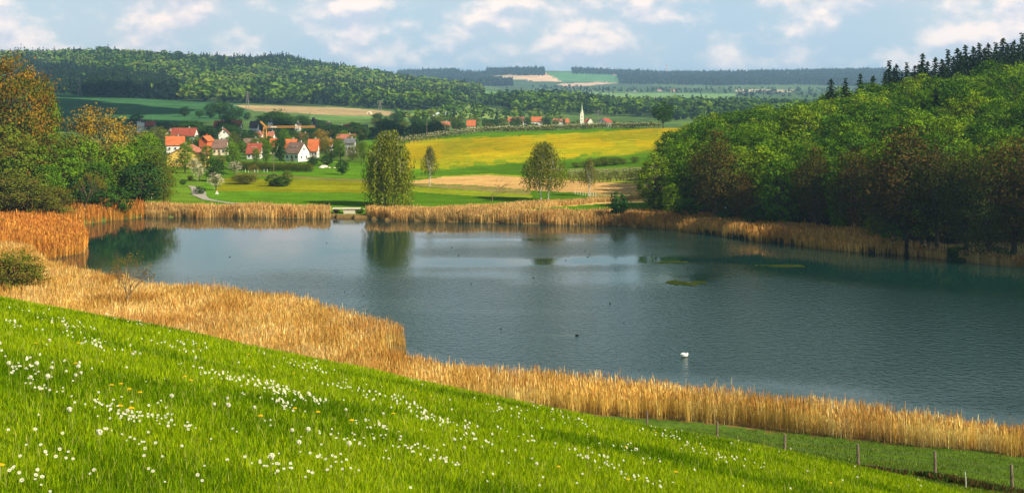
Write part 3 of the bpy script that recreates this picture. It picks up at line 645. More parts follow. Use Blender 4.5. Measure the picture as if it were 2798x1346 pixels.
z = float(gz(30, 240)); plant('bush', 'shrub_olive', 24, 240, (zat(704, 240) - z) * 1.22, 'rounded olive bush growing in the near reeds at the left edge', 'bush', wx=1.45)
z = float(gz(348, 221)); plant('bare_tree', 'bare', 348, 221, zat(690, 221) - z, 'leafless young tree standing alone in the near reed bed', 'tree', wx=.8)
plant('bush', 'shrub', 2, 350, 3.2, 'small dark bush at the left edge on the grassy bank', 'bush')
# ---- single trees between the lake and the yellow field
for k, px, Y, top, lb, w in [('birch_wide', 1062, 425, 352, 'very large drooping birch with hanging branches on the far shore', 1.0), ('birch_pair', 1488, 440, 385, 'twin stemmed white barked birch with open crown', 1.05), ('birch_slim', 1610, 455, 428, 'slender single white barked birch right of the twin birch', 1.0),
                             ('birch_slim', 1174, 500, 396, 'thin barely leafed tree beside the ploughed field', 1.0), ('bare_wide', 1344, 437, 488, 'low leafless spreading tree behind the far reeds', 1.15)]:
    z = float(gz(px, Y)); plant('birch_tree' if 'birch' in k else 'bare_tree', k, px, Y, zat(top, Y) - z, lb, 'tree', wx=w, rz=0.2)
plant('pine_sapling', 'pine', 1688, 381, 7.6, 'small dark green pine leaning out of the far reeds', 'tree', wx=1.1)
plant('oak_tree', 'oak', 1812, 800, zat(279, 800) - float(gz(1812, 800)), 'round dark tree alone on the crest of the yellow field', 'tree', wx=.95)
# hedge bushes
for i, (px, Y, H, w) in enumerate([(1575, 590, 2.6, 1.6), (1600, 592, 3.0, 1.6), (1630, 594, 3.8, 1.5), (1655, 595, 4.2, 1.5), (1680, 596, 3.8, 1.5), (1702, 597, 2.8, 1.4), (1735, 600, 3.0, 1.3)]):
    plant('bush', 'olive', px, Y, H, 'dark bush in the hedge below the yellow field, %s' % ['leftmost and low', 'second from its left end', 'left of its tallest part', 'tallest of the row', 'right of the tallest', 'low at its right end', 'standing apart near the wood'][i], 'bush', 'hedge bushes below the yellow field', wx=w * 1.3)
# trees and bushes around the path and the village edge
mid = [('beech0', 506, 388, 560, 'leafy green tree before the yellow house', 1.0, 'tree'), ('beech1', 566, 398, 600, 'green tree right of the yellow house', 1.2, 'tree'), ('beech0', 636, 391, 595, 'broad bright green tree at the village edge', 1.25, 'tree'), ('dark', 585, 428, 520, 'dark green tree beside the blossoming trees', 1.2, 'tree'),
 ('blossom', 545, 440, 515, 'white blossoming tree beside the dark green tree', .75, 'tree'), ('blossom', 528, 425, 560, 'pale blossoming tree before the yellow house', .9, 'tree'), ('blossom', 590, 468, 480, 'white blossoming tree behind the warning sign', 1.15, 'tree'), ('blossom', 640, 437, 560, 'small white blossoming tree right of the path trees', 1.3, 'tree'),
 ('olive', 600, 420, 585, 'olive tree between the two leafy trees at the village edge', 1.0, 'tree'), ('shrub', 746, 472, 500, 'round dark bush on the field boundary', 1.2, 'bush'), ('shrub_olive', 668, 473, 510, 'long low brown bush on the field boundary', 2.6, 'bush'), ('thin', 698, 450, 520, 'small bare tree on the field boundary', .9, 'tree'),
 ('olive', 786, 461, 500, 'narrow young tree on the field boundary', .75, 'tree'), ('shrub', 772, 478, 498, 'low bush beside the narrow young tree', 1.3, 'bush'), ('shrub', 500, 488, 500, 'small round bush above the path', 1.2, 'bush'), ('shrub_olive', 520, 478, 520, 'pale shrub beside the path', 1.2, 'bush'), ('shrub', 545, 506, 462, 'low bush on the path bend', 1.4, 'bush'),
 ('dark', 766, 362, 640, 'tall dark columnar tree between the village houses', .55, 'tree'), ('beech0', 728, 384, 632, 'green tree left of the dark columnar tree', .9, 'tree'), ('gold', 878, 350, 720, 'yellowish round tree behind the orange roofed house', .85, 'tree'), ('olive', 905, 376, 660, 'yellow olive tree at the right of the village', 1.15, 'tree'),
 ('beech1', 930, 384, 655, 'green tree near the shed at the right of the village', 1.2, 'tree'), ('dark', 855, 424, 620, 'dark bush on the bank below the orange roofed house', 1.7, 'bush'), ('dark', 893, 423, 622, 'dark bush farther right on the bank', 1.7, 'bush'), ('olive', 965, 390, 650, 'olive tree left of the drooping birch', 1.1, 'tree'),
 ('beech0', 995, 385, 640, 'bright green tree just left of the drooping birch', 1.0, 'tree'), ('dark', 578, 341, 790, 'dark spreading conifer behind the orange roofs', .9, 'tree'), ('olive', 640, 358, 780, 'yellow green tree behind the grey roofed house', .9, 'tree'), ('dark', 660, 350, 830, 'dark tree behind the grey roofed house', 1.3, 'tree'),
 ('dark', 690, 352, 840, 'dark tree left of the crane', 1.3, 'tree'), ('beech1', 775, 352, 800, 'green tree right of the crane mast', 1.2, 'tree'), ('dark', 800, 350, 860, 'dark tree under the crane jib', 1.4, 'tree'), ('dark', 935, 435, 560, 'bush beside the wooden pole', 1.2, 'bush'), ('olive', 475, 372, 800, 'green tree among the white houses at the left', 1.3, 'tree'), ('olive', 440, 352, 780, 'olive tree at the left end of the village', 1.3, 'tree'), ('beech0', 700, 405, 640, 'small green tree before the red roofed house', 1.1, 'tree')]
for k, px, top, Y, lb, w, ct in mid:
    z = float(gz(px, Y)); plant('bush' if ct == 'bush' else 'tree', k, px, Y, max(zat(top, Y) - z, 1.2), lb, ct, wx=w)
# olive hedge before the village
for i in range(17):
    px = 648 + i * 12.5; plant('hedge_shrub', 'olive', px, 588 - i * 0.6, 3.6 + rng.random() * .6, 'olive green clipped shrub in the long hedge before the village', 'hedge', 'shrubs of the long hedge before the village', wx=1.35)
# dark valley trees, cloud-shaded
vt = [(505, 288, 1500), (545, 300, 1450), (575, 280, 1460), (600, 272, 1470), (625, 282, 1455), (650, 292, 1440), (675, 305, 1430), (725, 310, 1110), (742, 300, 1100), (760, 298, 1110), (778, 308, 1120), (800, 318, 1150), (820, 312, 1160), (835, 318, 1155), (875, 332, 1100), (890, 338, 1090), (905, 340, 1085),
      (1050, 325, 1050), (1062, 322, 1060), (1075, 330, 1040), (1130, 335, 1010), (1150, 338, 1000), (1172, 335, 1010), (1190, 330, 1060), (1010, 345, 1000), (1030, 342, 1000), (990, 350, 960), (960, 352, 960), (925, 350, 980), (1160, 322, 1250), (1245, 325, 1250), (1262, 332, 1240), (1300, 318, 1400), (1325, 322, 1380), (1350, 325, 1350),
      (1375, 318, 1400), (1495, 322, 1450), (1565, 330, 1480), (1580, 326, 1560), (1460, 340, 1200), (1400, 340, 1200), (1210, 345, 1050), (1100, 342, 980), (1085, 345, 980), (455, 335, 1150), (430, 340, 1100), (410, 345, 1050), (640, 340, 950), (770, 340, 950), (850, 345, 930), (560, 345, 1000), (520, 350, 950)]
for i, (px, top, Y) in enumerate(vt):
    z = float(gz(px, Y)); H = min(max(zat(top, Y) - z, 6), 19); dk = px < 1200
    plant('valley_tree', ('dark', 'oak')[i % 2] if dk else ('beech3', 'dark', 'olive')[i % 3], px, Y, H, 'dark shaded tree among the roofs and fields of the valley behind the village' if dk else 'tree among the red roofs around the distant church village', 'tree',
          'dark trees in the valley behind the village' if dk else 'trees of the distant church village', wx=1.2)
for i in range(60):
    px = 370 + rng.random() * 620; Y = 880 + rng.random() * 330; z = float(gz(px, Y)); H = 6 + rng.random() * 7
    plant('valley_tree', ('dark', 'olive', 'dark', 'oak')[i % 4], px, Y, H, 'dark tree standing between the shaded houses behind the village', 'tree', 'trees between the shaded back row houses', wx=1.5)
for i in range(60):
    px = 430 + rng.random() * 560; Y = 690 + rng.random() * 150; H = 4.5 + rng.random() * 4
    plant('garden_tree', ('beech0', 'olive', 'dark', 'beech1')[i % 4], px, Y, H, 'small garden tree among the orange roofs of the village', 'tree', 'garden trees of the village', wx=1.5)
for i in range(70):
    px = 1020 + rng.random() * 720; Y = 1150 + rng.random() * 420; H = 5 + rng.random() * 7
    plant('valley_tree', ('dark', 'beech3', 'olive')[i % 3], px, Y, H, 'green tree on the valley floor beyond the orchard crest', 'tree', 'trees on the valley floor beyond the orchard crest', wx=1.5)
# orchard rows in blossom
no = 0
for r_, (Y0, dy) in enumerate([(770, 0), (782, 0), (794, 0)]):
    for px in np.arange(1060, 1800, 11.5):
        Yq = np.interp(px, [1040, 1300, 1800], [Y0 - 12, Y0 + 18, Y0 + 26]); plant('orchard_tree', 'orchard', px + r_ * 3 + rng.normal() * 1.2, Yq, 3.3 + rng.random() * 0.9, 'small white blossoming fruit tree in the orchard rows above the yellow field', 'fruit tree', 'fruit trees in rows along the crest of the yellow field'); no += 1
for r_, Y0 in enumerate([515, 527, 539, 551]):
    for px in np.arange(1560, 1800, 11.0):
        plant('fruit_tree', 'orchard' if r_ == 3 else 'vine', px + rng.normal() * 3, Y0 + rng.normal() * 2.5, 1.9 + rng.random() * .9, 'pale blossoming fruit tree in the back row below the hedge' if r_ == 3 else 'low olive fruit tree in the rows below the hedge', 'fruit tree', 'fruit trees in the back row below the hedge' if r_ == 3 else 'fruit trees in rows below the hedge', wx=1.1)
for i in range(14):
    plant('fruit_tree', 'orchard', 945 + i * 7.5, 690 - i * 2 + (i % 2) * 6, 2.6, 'small pale blossoming fruit tree left of the drooping birch', 'fruit tree', 'fruit trees left of the drooping birch')

# ------------------------------------------------------------------ far woods, each one merged mass
def far_unit(seed, kind):
    g = np.random.default_rng(seed); n = 24
    if kind == 'c':
        z = g.random(n); P = np.stack([g.normal(size=n) * .10 * (1.05 - z), g.normal(size=n) * .10 * (1.05 - z), 0.12 + z * 0.82], 1); s = 0.11 * (1.15 - z * 0.75); nr = unit(np.stack([P[:, 0] * 4, P[:, 1] * 4, P[:, 2] * 0 + .7], 1) + g.normal(size=(n, 3)) * .3)
        ax = unit(np.stack([g.normal(size=n) * .3, g.normal(size=n) * .3, np.ones(n)], 1))
    else:
        d = unit(g.normal(size=(n, 3))); P = d * np.array([.20, .20, .30]) * (0.65 + .4 * g.random(n))[:, None] + np.array([0, 0, .62]); s = np.full(n, .115) * (0.7 + .6 * g.random(n)); nr = unit(d + np.array([0, 0, .35]) + g.normal(size=(n, 3)) * .22); ax = None
    V, Fq = cards(P, s, .8, nr, ax, g); return V, Fq
UN = {'c': [far_unit(i, 'c') for i in range(4)], 'd': [far_unit(10 + i, 'd') for i in range(4)]}
def forest(name, poly, pxr, yr, area_per, Hh, pcon, cols_d, cols_c, label, extra=None, kindname='stuff', excl=None):
    a0, a1 = pxr; y0, y1 = yr; area = (a1 - a0) / F * (y1 ** 2 - y0 ** 2) / 2; n = int(area / area_per)
    Y = np.sqrt(rng.random(n) * (y1 ** 2 - y0 ** 2) + y0 ** 2); px = a0 + rng.random(n) * (a1 - a0)
    z = gz(px, Y); py = HZ + (CH - z) * F / Y; m = inpoly(px, py, D(poly))
    if excl is not None:
        for e in excl: m &= ~inpoly(px, py, D(e))
    px, Y, z, py = px[m], Y[m], z[m], py[m]; n = len(px)
    if n == 0: return None
    X = (px - CX) / F * Y
    pc = pcon(px, py, X, Y) if callable(pcon) else np.full(n, pcon); con = rng.random(n) < pc
    cn = .5 * fbm(X / 130, Y / 130, 77, 3) + .5 * fbm(X / 38, Y / 38, 78, 2) + rng.normal(size=n) * .09
    Vs = []; Fs = []; Cs = []; b = 0
    for kk, sel in (('c', con), ('d', ~con)):
        cols = cols_c if kk == 'c' else cols_d; base = UN[kk]; idx = np.where(sel)[0]; vr = rng.integers(0, 4, len(idx))
        for v in range(4):
            ii = idx[vr == v]; k = len(ii)
            if not k: continue
            BV, BF = base[v]; th = rng.random(k) * 6.28; h = Hh * (0.72 + .5 * rng.random(k) + .35 * (rng.random(k) < .06)) * (1.12 if kk == 'c' else 1)
            w = h * (0.9 + .5 * rng.random(k)) * (1.25 if kk == 'd' else 1)
            c, s_ = np.cos(th)[:, None], np.sin(th)[:, None]
            x = (BV[None, :, 0] * c - BV[None, :, 1] * s_) * w[:, None] + X[ii][:, None]; y = (BV[None, :, 0] * s_ + BV[None, :, 1] * c) * w[:, None] + Y[ii][:, None]; zz = BV[None, :, 2] * h[:, None] + z[ii][:, None]
            Vs.append(np.stack([x, y, zz], -1).reshape(-1, 3)); Fs.append((BF[None] + (np.arange(k) * len(BV))[:, None, None]).reshape(-1, 4) + b); b += k * len(BV)
            q = np.clip((cn[ii] - .33) / .34, 0, .999); ci = (q * len(cols)).astype(int); cc = np.array(cols)[ci] * (0.86 + .28 * rng.random(k))[:, None]
            Cs.append(np.repeat(cc, len(BV), 0))
    o = make_mesh(name, np.concatenate(Vs), np.concatenate(Fs), M_far, np.concatenate(Cs)); tag(o, label, 'forest', kind='stuff'); return o
dD = [(0.034, 0.080, 0.012), (0.062, 0.130, 0.012), (0.098, 0.185, 0.012), (0.130, 0.22, 0.016), (0.155, 0.21, 0.028)]
dC = [(0.012, 0.030, 0.014), (0.018, 0.042, 0.016), (0.026, 0.055, 0.02)]
def hillcon(px, py, X, Y):
    cz = inpoly(px, py, D([(30, 150), (140, 180), (420, 205), (470, 240), (440, 256), (150, 240), (30, 230)])) * 0.93
    ridge = 0.6 * smooth(195, 165, py) * (fbm(X / 200, Y / 200, 9, 2) > .45) + 0.75 * ((px > 590) & (py < 205) & (px < 1100))
    pat = 0.55 * (fbm(X / 260, Y / 260, 19, 2) > .58)
    return np.clip(np.maximum(np.maximum(cz, ridge), pat) + .05, 0, 1)
HILL = [(-200, 60), (-200, 228), (140, 236), (280, 245), (450, 254), (590, 262), (850, 267), (985, 278), (1000, 292), (1135, 288), (1125, 270), (1190, 258), (1215, 240), (1200, 228), (1100, 212), (1000, 60)]
forest('hillside_forest', HILL, (-200, 1330), (1980, 3820), 88, 20, hillcon, dD, dC, 'mixed spring forest covering the long hill at the left')
forest('valley_forest', [(1290, 250), (1420, 254), (1560, 268), (1650, 270), (1850, 272), (1900, 300), (1640, 312), (1440, 312), (1330, 298), (1290, 282), (1200, 262)], (1280, 2060), (1900, 3400), 105, 17, .12, dD[:4], dC, 'green wooded low ridge behind the church village')
forest('meadow_wood', [(1120, 268), (1180, 266), (1240, 290), (1440, 300), (1440, 308), (1000, 312), (990, 296), (1100, 292)], (1060, 1580), (1350, 2300), 480, 12, .1, dD, dC, 'scattered trees on the slopes behind the valley orchards')
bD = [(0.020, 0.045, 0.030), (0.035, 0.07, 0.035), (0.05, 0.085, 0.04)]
forest('plain_wood', [(1330, 216), (1500, 224), (2400, 228), (2400, 262), (1700, 262), (1560, 256), (1400, 244), (1340, 232)], (1440, 2620), (3400, 6800), 5200, 14, .3, bD, dC, 'patchy woods on the far plain', excl=[[(1470, 234), (1850, 238), (1850, 252), (1500, 250)]])
for i, (poly, lb) in enumerate([([(1000, 184), (1030, 176), (1220, 188), (1370, 182), (1370, 192), (1260, 190), (1200, 196), (1000, 196)], 'dark blue wood on the horizon left of the tan fields'), ([(1090, 200), (1120, 194), (1220, 197), (1290, 206), (1290, 218), (1110, 216)], 'dark blue wood below the horizon fields'),
                                 ([(1225, 170), (1368, 170), (1368, 190), (1225, 190)], 'straight topped wood above the tan field'), ([(1440, 160), (1585, 165), (1600, 186), (1560, 190), (1440, 186)], 'wood on the hilltop above the green field'),
                                 ([(1550, 184), (1600, 176), (2000, 176), (2200, 176), (2300, 200), (2300, 222), (2000, 214), (1800, 216), (1560, 212)], 'long dark blue forest below the transmission mast')]):
    forest('horizon_forest', poly, (1060, 2520), (5600, 8700), 330, 24, .75, bD, [(0.010, 0.024, 0.020), (0.014, 0.032, 0.024)], lb)
# near side of plain: tree lines dark between Y 1700 and 3300 right of the church
forest('river_wood', [(1640, 271), (2300, 268), (2300, 330), (1640, 318)], (1780, 2560), (1700, 3300), 260, 16, .2, dD[:3], dC, 'blue green woods in the valley right of the church')
#PART3
# ------------------------------------------------------------------ reeds
def reed_bed(name, poly, n, cols, H, wdt, label, y0=None, y1=None, plume=(0.20, 0.09, 0.03), edge=0.0, lean=0.07):
    P = np.array(poly, float); a0, a1 = P[:, 0].min(), P[:, 0].max(); b0, b1 = P[:, 1].min(), P[:, 1].max()
    g = rng; m = n * 12; Y = np.sqrt(g.random(m) * (b1 ** 2 - b0 ** 2) + b0 ** 2); px = a0 + g.random(m) * (a1 - a0)
    jx = (fbm(px / 30, Y / 3, 5, 2) - .5) * 14; jy = (fbm(px / 40, Y / 4, 6, 2) - .5) * 2.5
    k = inpoly(px + jx, Y + jy, poly); px, Y = px[k][:n], Y[k][:n]; n = len(px)
    X = (px - CX) / F * Y; z = np.maximum(gz(px, Y), -0.15)
    cl = fbm(X / 6, Y / 6, 81, 3); h = H * (0.74 + 0.30 * g.random(n)) * (0.78 + 0.5 * cl); tall = g.random(n) < .05; h[tall] *= 1.12 + .2 * g.random(tall.sum())
    cs = np.array(cols); ci = np.clip((fbm(X / 5, Y / 9, 82, 3) - .3) / .4 + g.normal(size=n) * .28, 0, .999) * len(cs); c = cs[ci.astype(int)] * (0.55 + 0.75 * g.random(n))[:, None] * (.72 + .56 * fbm(X / 14, Y / 22, 83, 3))[:, None]; br = fbm(X / 9, Y / 12, 84, 2) + g.normal(size=n) * .1 > .66; c[br] *= np.array([.75, .62, .5])
    th = g.random(n) * 3.1416; ux, uy = np.cos(th), np.sin(th); lx = g.normal(size=n) * lean - .04; ly = g.normal(size=n) * lean
    w = wdt * (0.7 + .6 * g.random(n))
    def quad(z0, z1, w0, w1, off0=0.0, off1=0.0):
        q = []
        for (zz, ww, of) in ((z0, w0, off0), (z1, w1, off1)):
            cx = X + lx * h * zz ** 2 + ux * of; cy = Y + ly * h * zz ** 2 + uy * of
            q.append((cx - ux * ww * w, cy - uy * ww * w, z + h * zz)); q.append((cx + ux * ww * w, cy + uy * ww * w, z + h * zz))
        A = [np.stack(t_, -1) for t_ in q]; return np.stack([A[0], A[1], A[3], A[2]], 1).reshape(-1, 3)
    parts = [quad(0, .86, .5, .34)]; C_ = [c]
    parts.append(quad(.80, 1.0, .9, .35, 0, .04)); pm = np.array(plume)[None] * (0.7 + .9 * g.random(n))[:, None]; C_.append(np.where((g.random(n) < .55)[:, None], pm, c))
    parts.append(quad(.30, .58, .35, .12, 0, .30)); C_.append(c * 1.12); parts.append(quad(.48, .74, .35, .12, 0, -.28)); C_.append(c * .95)
    V = np.concatenate(parts); Cc = np.concatenate([rep4(q) for q in C_])
    o = make_mesh(name, V, np.arange(len(V)).reshape(-1, 4), M_reed, Cc); tag(o, label, 'reeds', kind='stuff'); return o
gold = [(0.60, 0.39, 0.09), (0.78, 0.56, 0.16), (0.84, 0.65, 0.23), (0.72, 0.48, 0.11), (0.86, 0.70, 0.32)]
pale = [(0.62, 0.42, 0.16), (0.70, 0.49, 0.19), (0.78, 0.58, 0.26), (0.72, 0.46, 0.15)]
orng = [(0.60, 0.26, 0.04), (0.72, 0.35, 0.06), (0.76, 0.44, 0.10), (0.66, 0.31, 0.05)]
NEAR = [(-250, 304), (85, 304), (110, 284), (170, 272), (260, 262), (413, 249), (760, 237), (923, 219.5), (1000, 211), (1070, 204.5), (1098, 202), (1106, 200), (1055, 197), (1038, 190), (1062, 184), (1112, 181.5), (1200, 176.5), (1412, 172.5), (1700, 167), (2000, 160), (2254, 154.5), (2500, 148.5), (2798, 142.5), (3150, 137),
        (3150, 130), (2798, 135.6), (2552, 140), (2254, 147), (2000, 151.6), (1700, 156), (1412, 158), (1086, 164), (543, 182), (0, 215), (-250, 225)]
reed_bed('reed_bed', NEAR, 135000, gold, 2.75, .038, 'broad bed of golden dry reeds between the near meadow and the lake', plume=(0.42, 0.20, 0.05))
reed_bed('reed_bed', [(30, 306), (100, 303), (165, 309), (233, 316), (240, 330), (238, 348), (225, 362), (150, 368), (60, 372), (-150, 360), (-150, 306)], 20000, orng, 3.0, .085, 'orange brown reed tongue reaching into the lake at the left', plume=(0.35, 0.13, 0.03))
reed_bed('reed_bed', [(-150, 372), (60, 376), (206, 378), (300, 391), (391, 401), (395, 412), (300, 415), (150, 412), (-150, 402)], 14000, orng, 3.2, .09, 'orange reeds along the back of the left bay', plume=(0.40, 0.16, 0.04))
reed_bed('reed_bed', [(396, 402), (650, 400), (904, 399), (904, 408), (650, 410), (396, 413)], 15500, pale, 2.4, .075, 'straw coloured reed belt on the far shore left of the small bridge', plume=(0.42, 0.26, 0.10))
reed_bed('reed_bed', [(996, 399), (1086, 391), (1412, 383), (1629, 379), (1700, 376), (1760, 380), (1740, 392), (1629, 394), (1412, 398), (1086, 403), (1020, 406)], 26000, pale, 2.4, .075, 'straw coloured reed belt on the far shore right of the small bridge', plume=(0.40, 0.24, 0.09))
reed_bed('reed_bed', [(1700, 376), (1847, 366), (2064, 341), (2281, 322), (2466, 313), (2475, 318), (2380, 329), (2160, 350), (1980, 371), (1850, 384), (1750, 392)], 19000, [(.66, .40, .10), (.74, .48, .15), (.70, .40, .09), (.80, .54, .18)], 2.5, .075, 'golden brown reed belt curving in front of the dark wood at the right', plume=(0.34, 0.15, 0.045))
for (a, b, y, n) in [(2484, 2590, 312, 650), (2620, 2700, 303, 900), (2700, 2860, 296, 1500)]:
    reed_bed('reed_clump', [(a, y), (b, y - 7), (b, y - 4), (a, y + 3)], n, pale, 2.4, .08, 'sparse pale reeds at the foot of the dark wood, ' + {2484: 'leftmost patch', 2620: 'middle patch', 2700: 'patch reaching the right edge'}[a])
reed_bed('dry_grass', [(1120, 412), (1340, 421), (1500, 432), (1640, 440), (1780, 446), (1780, 440), (1620, 430), (1480, 417), (1340, 410), (1150, 402)], 9000, pale, 1.2, .10, 'band of dry golden grass behind the far reeds', plume=(.5, .33, .13))

# ------------------------------------------------------------------ meadow grass, rough strip, brush
def grass(name, n, pxr, yr, Hb, Wb, cols, label, dens_log=True, ok=None, lean=.5):
    g = rng; px = pxr[0] + g.random(n) * (pxr[1] - pxr[0]); Y = np.exp(np.log(yr[0]) + g.random(n) * np.log(yr[1] / yr[0]))
    if ok is not None:
        k = ok(px, Y); px, Y = px[k], Y[k]; n = len(px)
    X = (px - CX) / F * Y; z = gz(px, Y) - 0.01; sc = (Y / 12.0)
    cl = fbm(X / .5, Y / .8, 91, 3); cl2 = fbm(X / 2.5, Y / 4, 92, 3); h = Hb * (0.45 + .8 * g.random(n)) * (0.55 + .9 * cl) * np.clip(sc, .8, 9) ** .28; w = Wb * (.7 + .6 * g.random(n)) * np.clip(sc, .8, 20) ** .85
    th = g.random(n) * 6.283; ux, uy = np.cos(th), np.sin(th); l1 = g.normal(size=(2, n)) * lean * h * .5; 
    cs = np.array(cols); ci = (np.clip((cl2 - .25) / .5 + g.normal(size=n) * .22, 0, .999) * len(cs)).astype(int); c = cs[ci] * (.65 + .7 * g.random(n))[:, None]
    st = g.random(n) < .035; c[st] = np.array((.42, .42, .10)) * (.7 + .5 * g.random(st.sum()))[:, None]; h[st] *= 1.3; w[st] *= .7
    b1 = np.stack([X - ux * w, Y - uy * w, z], -1); b2 = np.stack([X + ux * w, Y + uy * w, z], -1)
    m1 = np.stack([X + l1[0] * .35 + ux * w * .7, Y + l1[1] * .35 + uy * w * .7, z + h * .62], -1); m2 = np.stack([X + l1[0] * .35 - ux * w * .7, Y + l1[1] * .35 - uy * w * .7, z + h * .62], -1)
    tp = np.stack([X + l1[0], Y + l1[1], z + h], -1)
    V = np.stack([b1, b2, m1, m2, tp], 1).reshape(-1, 3); i0 = np.arange(n)[:, None] * 5
    cc = np.repeat(c, 5, 0)
    o = make_mesh(name, V, [i0 + np.array([[0, 1, 2, 3]]), i0 + np.array([[3, 2, 4]])], M_grass, cc); tag(o, label, 'grass', kind='stuff'); return o
gcols = [(0.08, 0.16, 0.003), (0.165, 0.265, 0.004), (0.24, 0.35, 0.005), (0.34, 0.41, 0.008), (0.20, 0.30, 0.004)]
grass('grass', 520000, (-250, 3050), (6.5, 62), .085, .0032, gcols, 'bright green grass of the near meadow')
grass('grass', 60000, (1450, 3050), (62, 150), .11, .0042, [(0.07, .12, .008), (0.11, .16, .012), (.16, .20, .02), (.09, .14, .01)], 'darker green grass of the strip between the fence and the reeds', ok=lambda px, Y: ~((Y > 130) & inpoly(px, Y, NEAR)))
# brushwood along the fence
n = 5200; px = 2080 + rng.random(n) ** .8 * 760; FY = np.interp(px, [2100, 2346, 2555, 2764, 2900], [95, 91, 88, 85, 83]); Y = FY + rng.normal(size=n) * .9 - .8
kx_ = fbm(px / 60, Y / 2, 95, 2) > .42; px, Y = px[kx_], Y[kx_]; n = len(px)
X = (px - CX) / F * Y; P = np.stack([X, Y, gz(px, Y) + .12 + .28 * rng.random(n)], -1)
V, Fq = cards(P, .16, .35, None, unit(np.stack([rng.normal(size=n) * .5, rng.normal(size=n) * .5, np.ones(n)], 1)))
cb = np.where((rng.random(n) < .55)[:, None], np.array([[.11, .065, .025]]), np.array([[.05, .09, .015]])) * (.5 + rng.random(n))[:, None]
tag(make_mesh('dry_brush', V, Fq, M_grass, rep4(cb)), 'brown and green brushwood along the foot of the fence at the lower right', 'brush', kind='stuff')

# ------------------------------------------------------------------ meadow flowers
def nearY(px, py):
    px = np.atleast_1d(px).astype(float); py = np.atleast_1d(py).astype(float); ys = np.geomspace(5, 45, 200); A, B = np.meshgrid(px, ys, indexing='ij')
    pp = HZ + (CH - gz(A, B)) * F / B; ok = pp.min(1) < py - 1; return ys[np.argmin(np.abs(pp - py[:, None]), 1)], ok
def daisy_mesh():
    v = [(0, 0, 0.0)]; f = []; c = []
    n = 12
    vs = []; fs = []; cs = []
    mbv = MB(); mbv.tube([(0, 0, 0), (.003, .002, .05), (0, 0, .10)], .0012, 3, False)
    vs += mbv.v; fs += mbv.f; cs += [(.1, .22, .02)] * len(mbv.v)
    for i in range(n):
        a = 2 * math.pi * i / n; b = len(vs); r = .016
        for da, rr, zz in ((0, .003, .101), (-.2, r * .8, .104), (0, r, .105), (.2, r * .8, .104)): vs.append((math.cos(a + da) * rr, math.sin(a + da) * rr, zz))
        fs.append((b, b + 1, b + 2, b + 3)); cs += [(.85, .84, .76)] * 4
    b = len(vs)
    for i in range(6): vs.append((math.cos(i * 1.047) * .0045, math.sin(i * 1.047) * .0045, .1055))
    vs.append((0, 0, .109)); cs += [(.75, .55, .03)] * 7
    for i in range(6): fs.append((b + i, b + (i + 1) % 6, b + 6))
    me = bpy.data.meshes.new('daisy'); me.from_pydata(vs, [], fs); me.materials.append(M_petal)
    a = me.attributes.new('col', 'FLOAT_COLOR', 'POINT'); a.data.foreach_set('color', np.concatenate([np.array(cs), np.ones((len(cs), 1))], 1).astype(np.float32).ravel()); return me
DM = daisy_mesh()
clusters = [(40, 835, 12), (165, 830, 26), (230, 880, 30), (60, 945, 26), (110, 1000, 18), (330, 1070, 30), (280, 1060, 20), (430, 1080, 16), (540, 963, 22), (620, 978, 30), (690, 1000, 28), (760, 1020, 34), (700, 1035, 24), (790, 942, 24), (900, 1000, 26), (1010, 1030, 30), (1060, 1062, 24), (1130, 1085, 20), (1020, 1140, 20),
  (1130, 1190, 16), (830, 1180, 16), (700, 1200, 16), (1270, 1050, 18), (1380, 1045, 12), (1450, 1080, 10), (1500, 1180, 18), (1690, 1112, 20), (1790, 1160, 14), (1850, 1172, 12), (1600, 1228, 12), (150, 1180, 8), (50, 1230, 10), (430, 888, 18), (500, 885, 8), (320, 818, 14), (1320, 1120, 10), (1200, 1130, 14), (940, 1090, 12), (1600, 1150, 14), (860, 1130, 14), (330, 1130, 8)]
dp = []
for cx_, cy_, n_ in clusters:
    for i in range(int(n_ * 1.05)): u = rng.normal() * 42; dp.append(((cx_ + u) * K, (cy_ + u * .28 + rng.normal() * 7) * K))
for i in range(300): dp.append((rng.random() * 2600, 850 + rng.random() * 520))
dp = np.array(dp); Yd, ok = nearY(dp[:, 0], dp[:, 1]); dp, Yd = dp[ok], Yd[ok]; order = np.argsort(Yd); dp, Yd = dp[order], Yd[order]
nd = len(Yd)
def flower_xf(i, Y): return rng.random() * 6.28, (.48 + .42 * rng.random() + (Y - 12) * .006)
for i in range(300):
    a, s = flower_xf(i, Yd[i]); o = obj('daisy', DM, None, wp(dp[i, 0], Yd[i], .035 + .05 * rng.random()), a, s)
    o.rotation_euler = (.48 + .42 * rng.random(), .25 + rng.normal() * .25, a * 0)
    tag(o, 'small white daisy with yellow centre in the near meadow grass', 'daisy', 'daisies in the near meadow')
# the rest as one mass
bv = np.zeros(len(DM.vertices) * 3, np.float32); DM.vertices.foreach_get('co', bv); bv = bv.reshape(-1, 3); bc = np.zeros(len(bv) * 4, np.float32); DM.attributes['col'].data.foreach_get('color', bc); bc = bc.reshape(-1, 4)[:, :3]
Vr = []; f4 = []; f3 = []; Cr = []
q4 = np.array([tuple(p_.vertices) for p_ in DM.polygons if len(p_.vertices) == 4]); q3 = np.array([tuple(p_.vertices) for p_ in DM.polygons if len(p_.vertices) == 3])
for j, i in enumerate(range(300, nd)):
    s = .52 + .42 * rng.random() + (Yd[i] - 12) * .013; b = wp(dp[i, 0], Yd[i], .05); tl = (-.3 + rng.normal() * .3, -.0 + .75 + rng.normal() * .3)
    vv = bv * s; vv = vv.copy(); vv[:, 2] += (vv[:, 0] * tl[0] + vv[:, 1] * tl[1]) * (bv[:, 2] > .09); Vr.append(vv + np.array(b)); Cr.append(bc); f4.append(q4 + j * len(bv)); f3.append(q3 + j * len(bv))
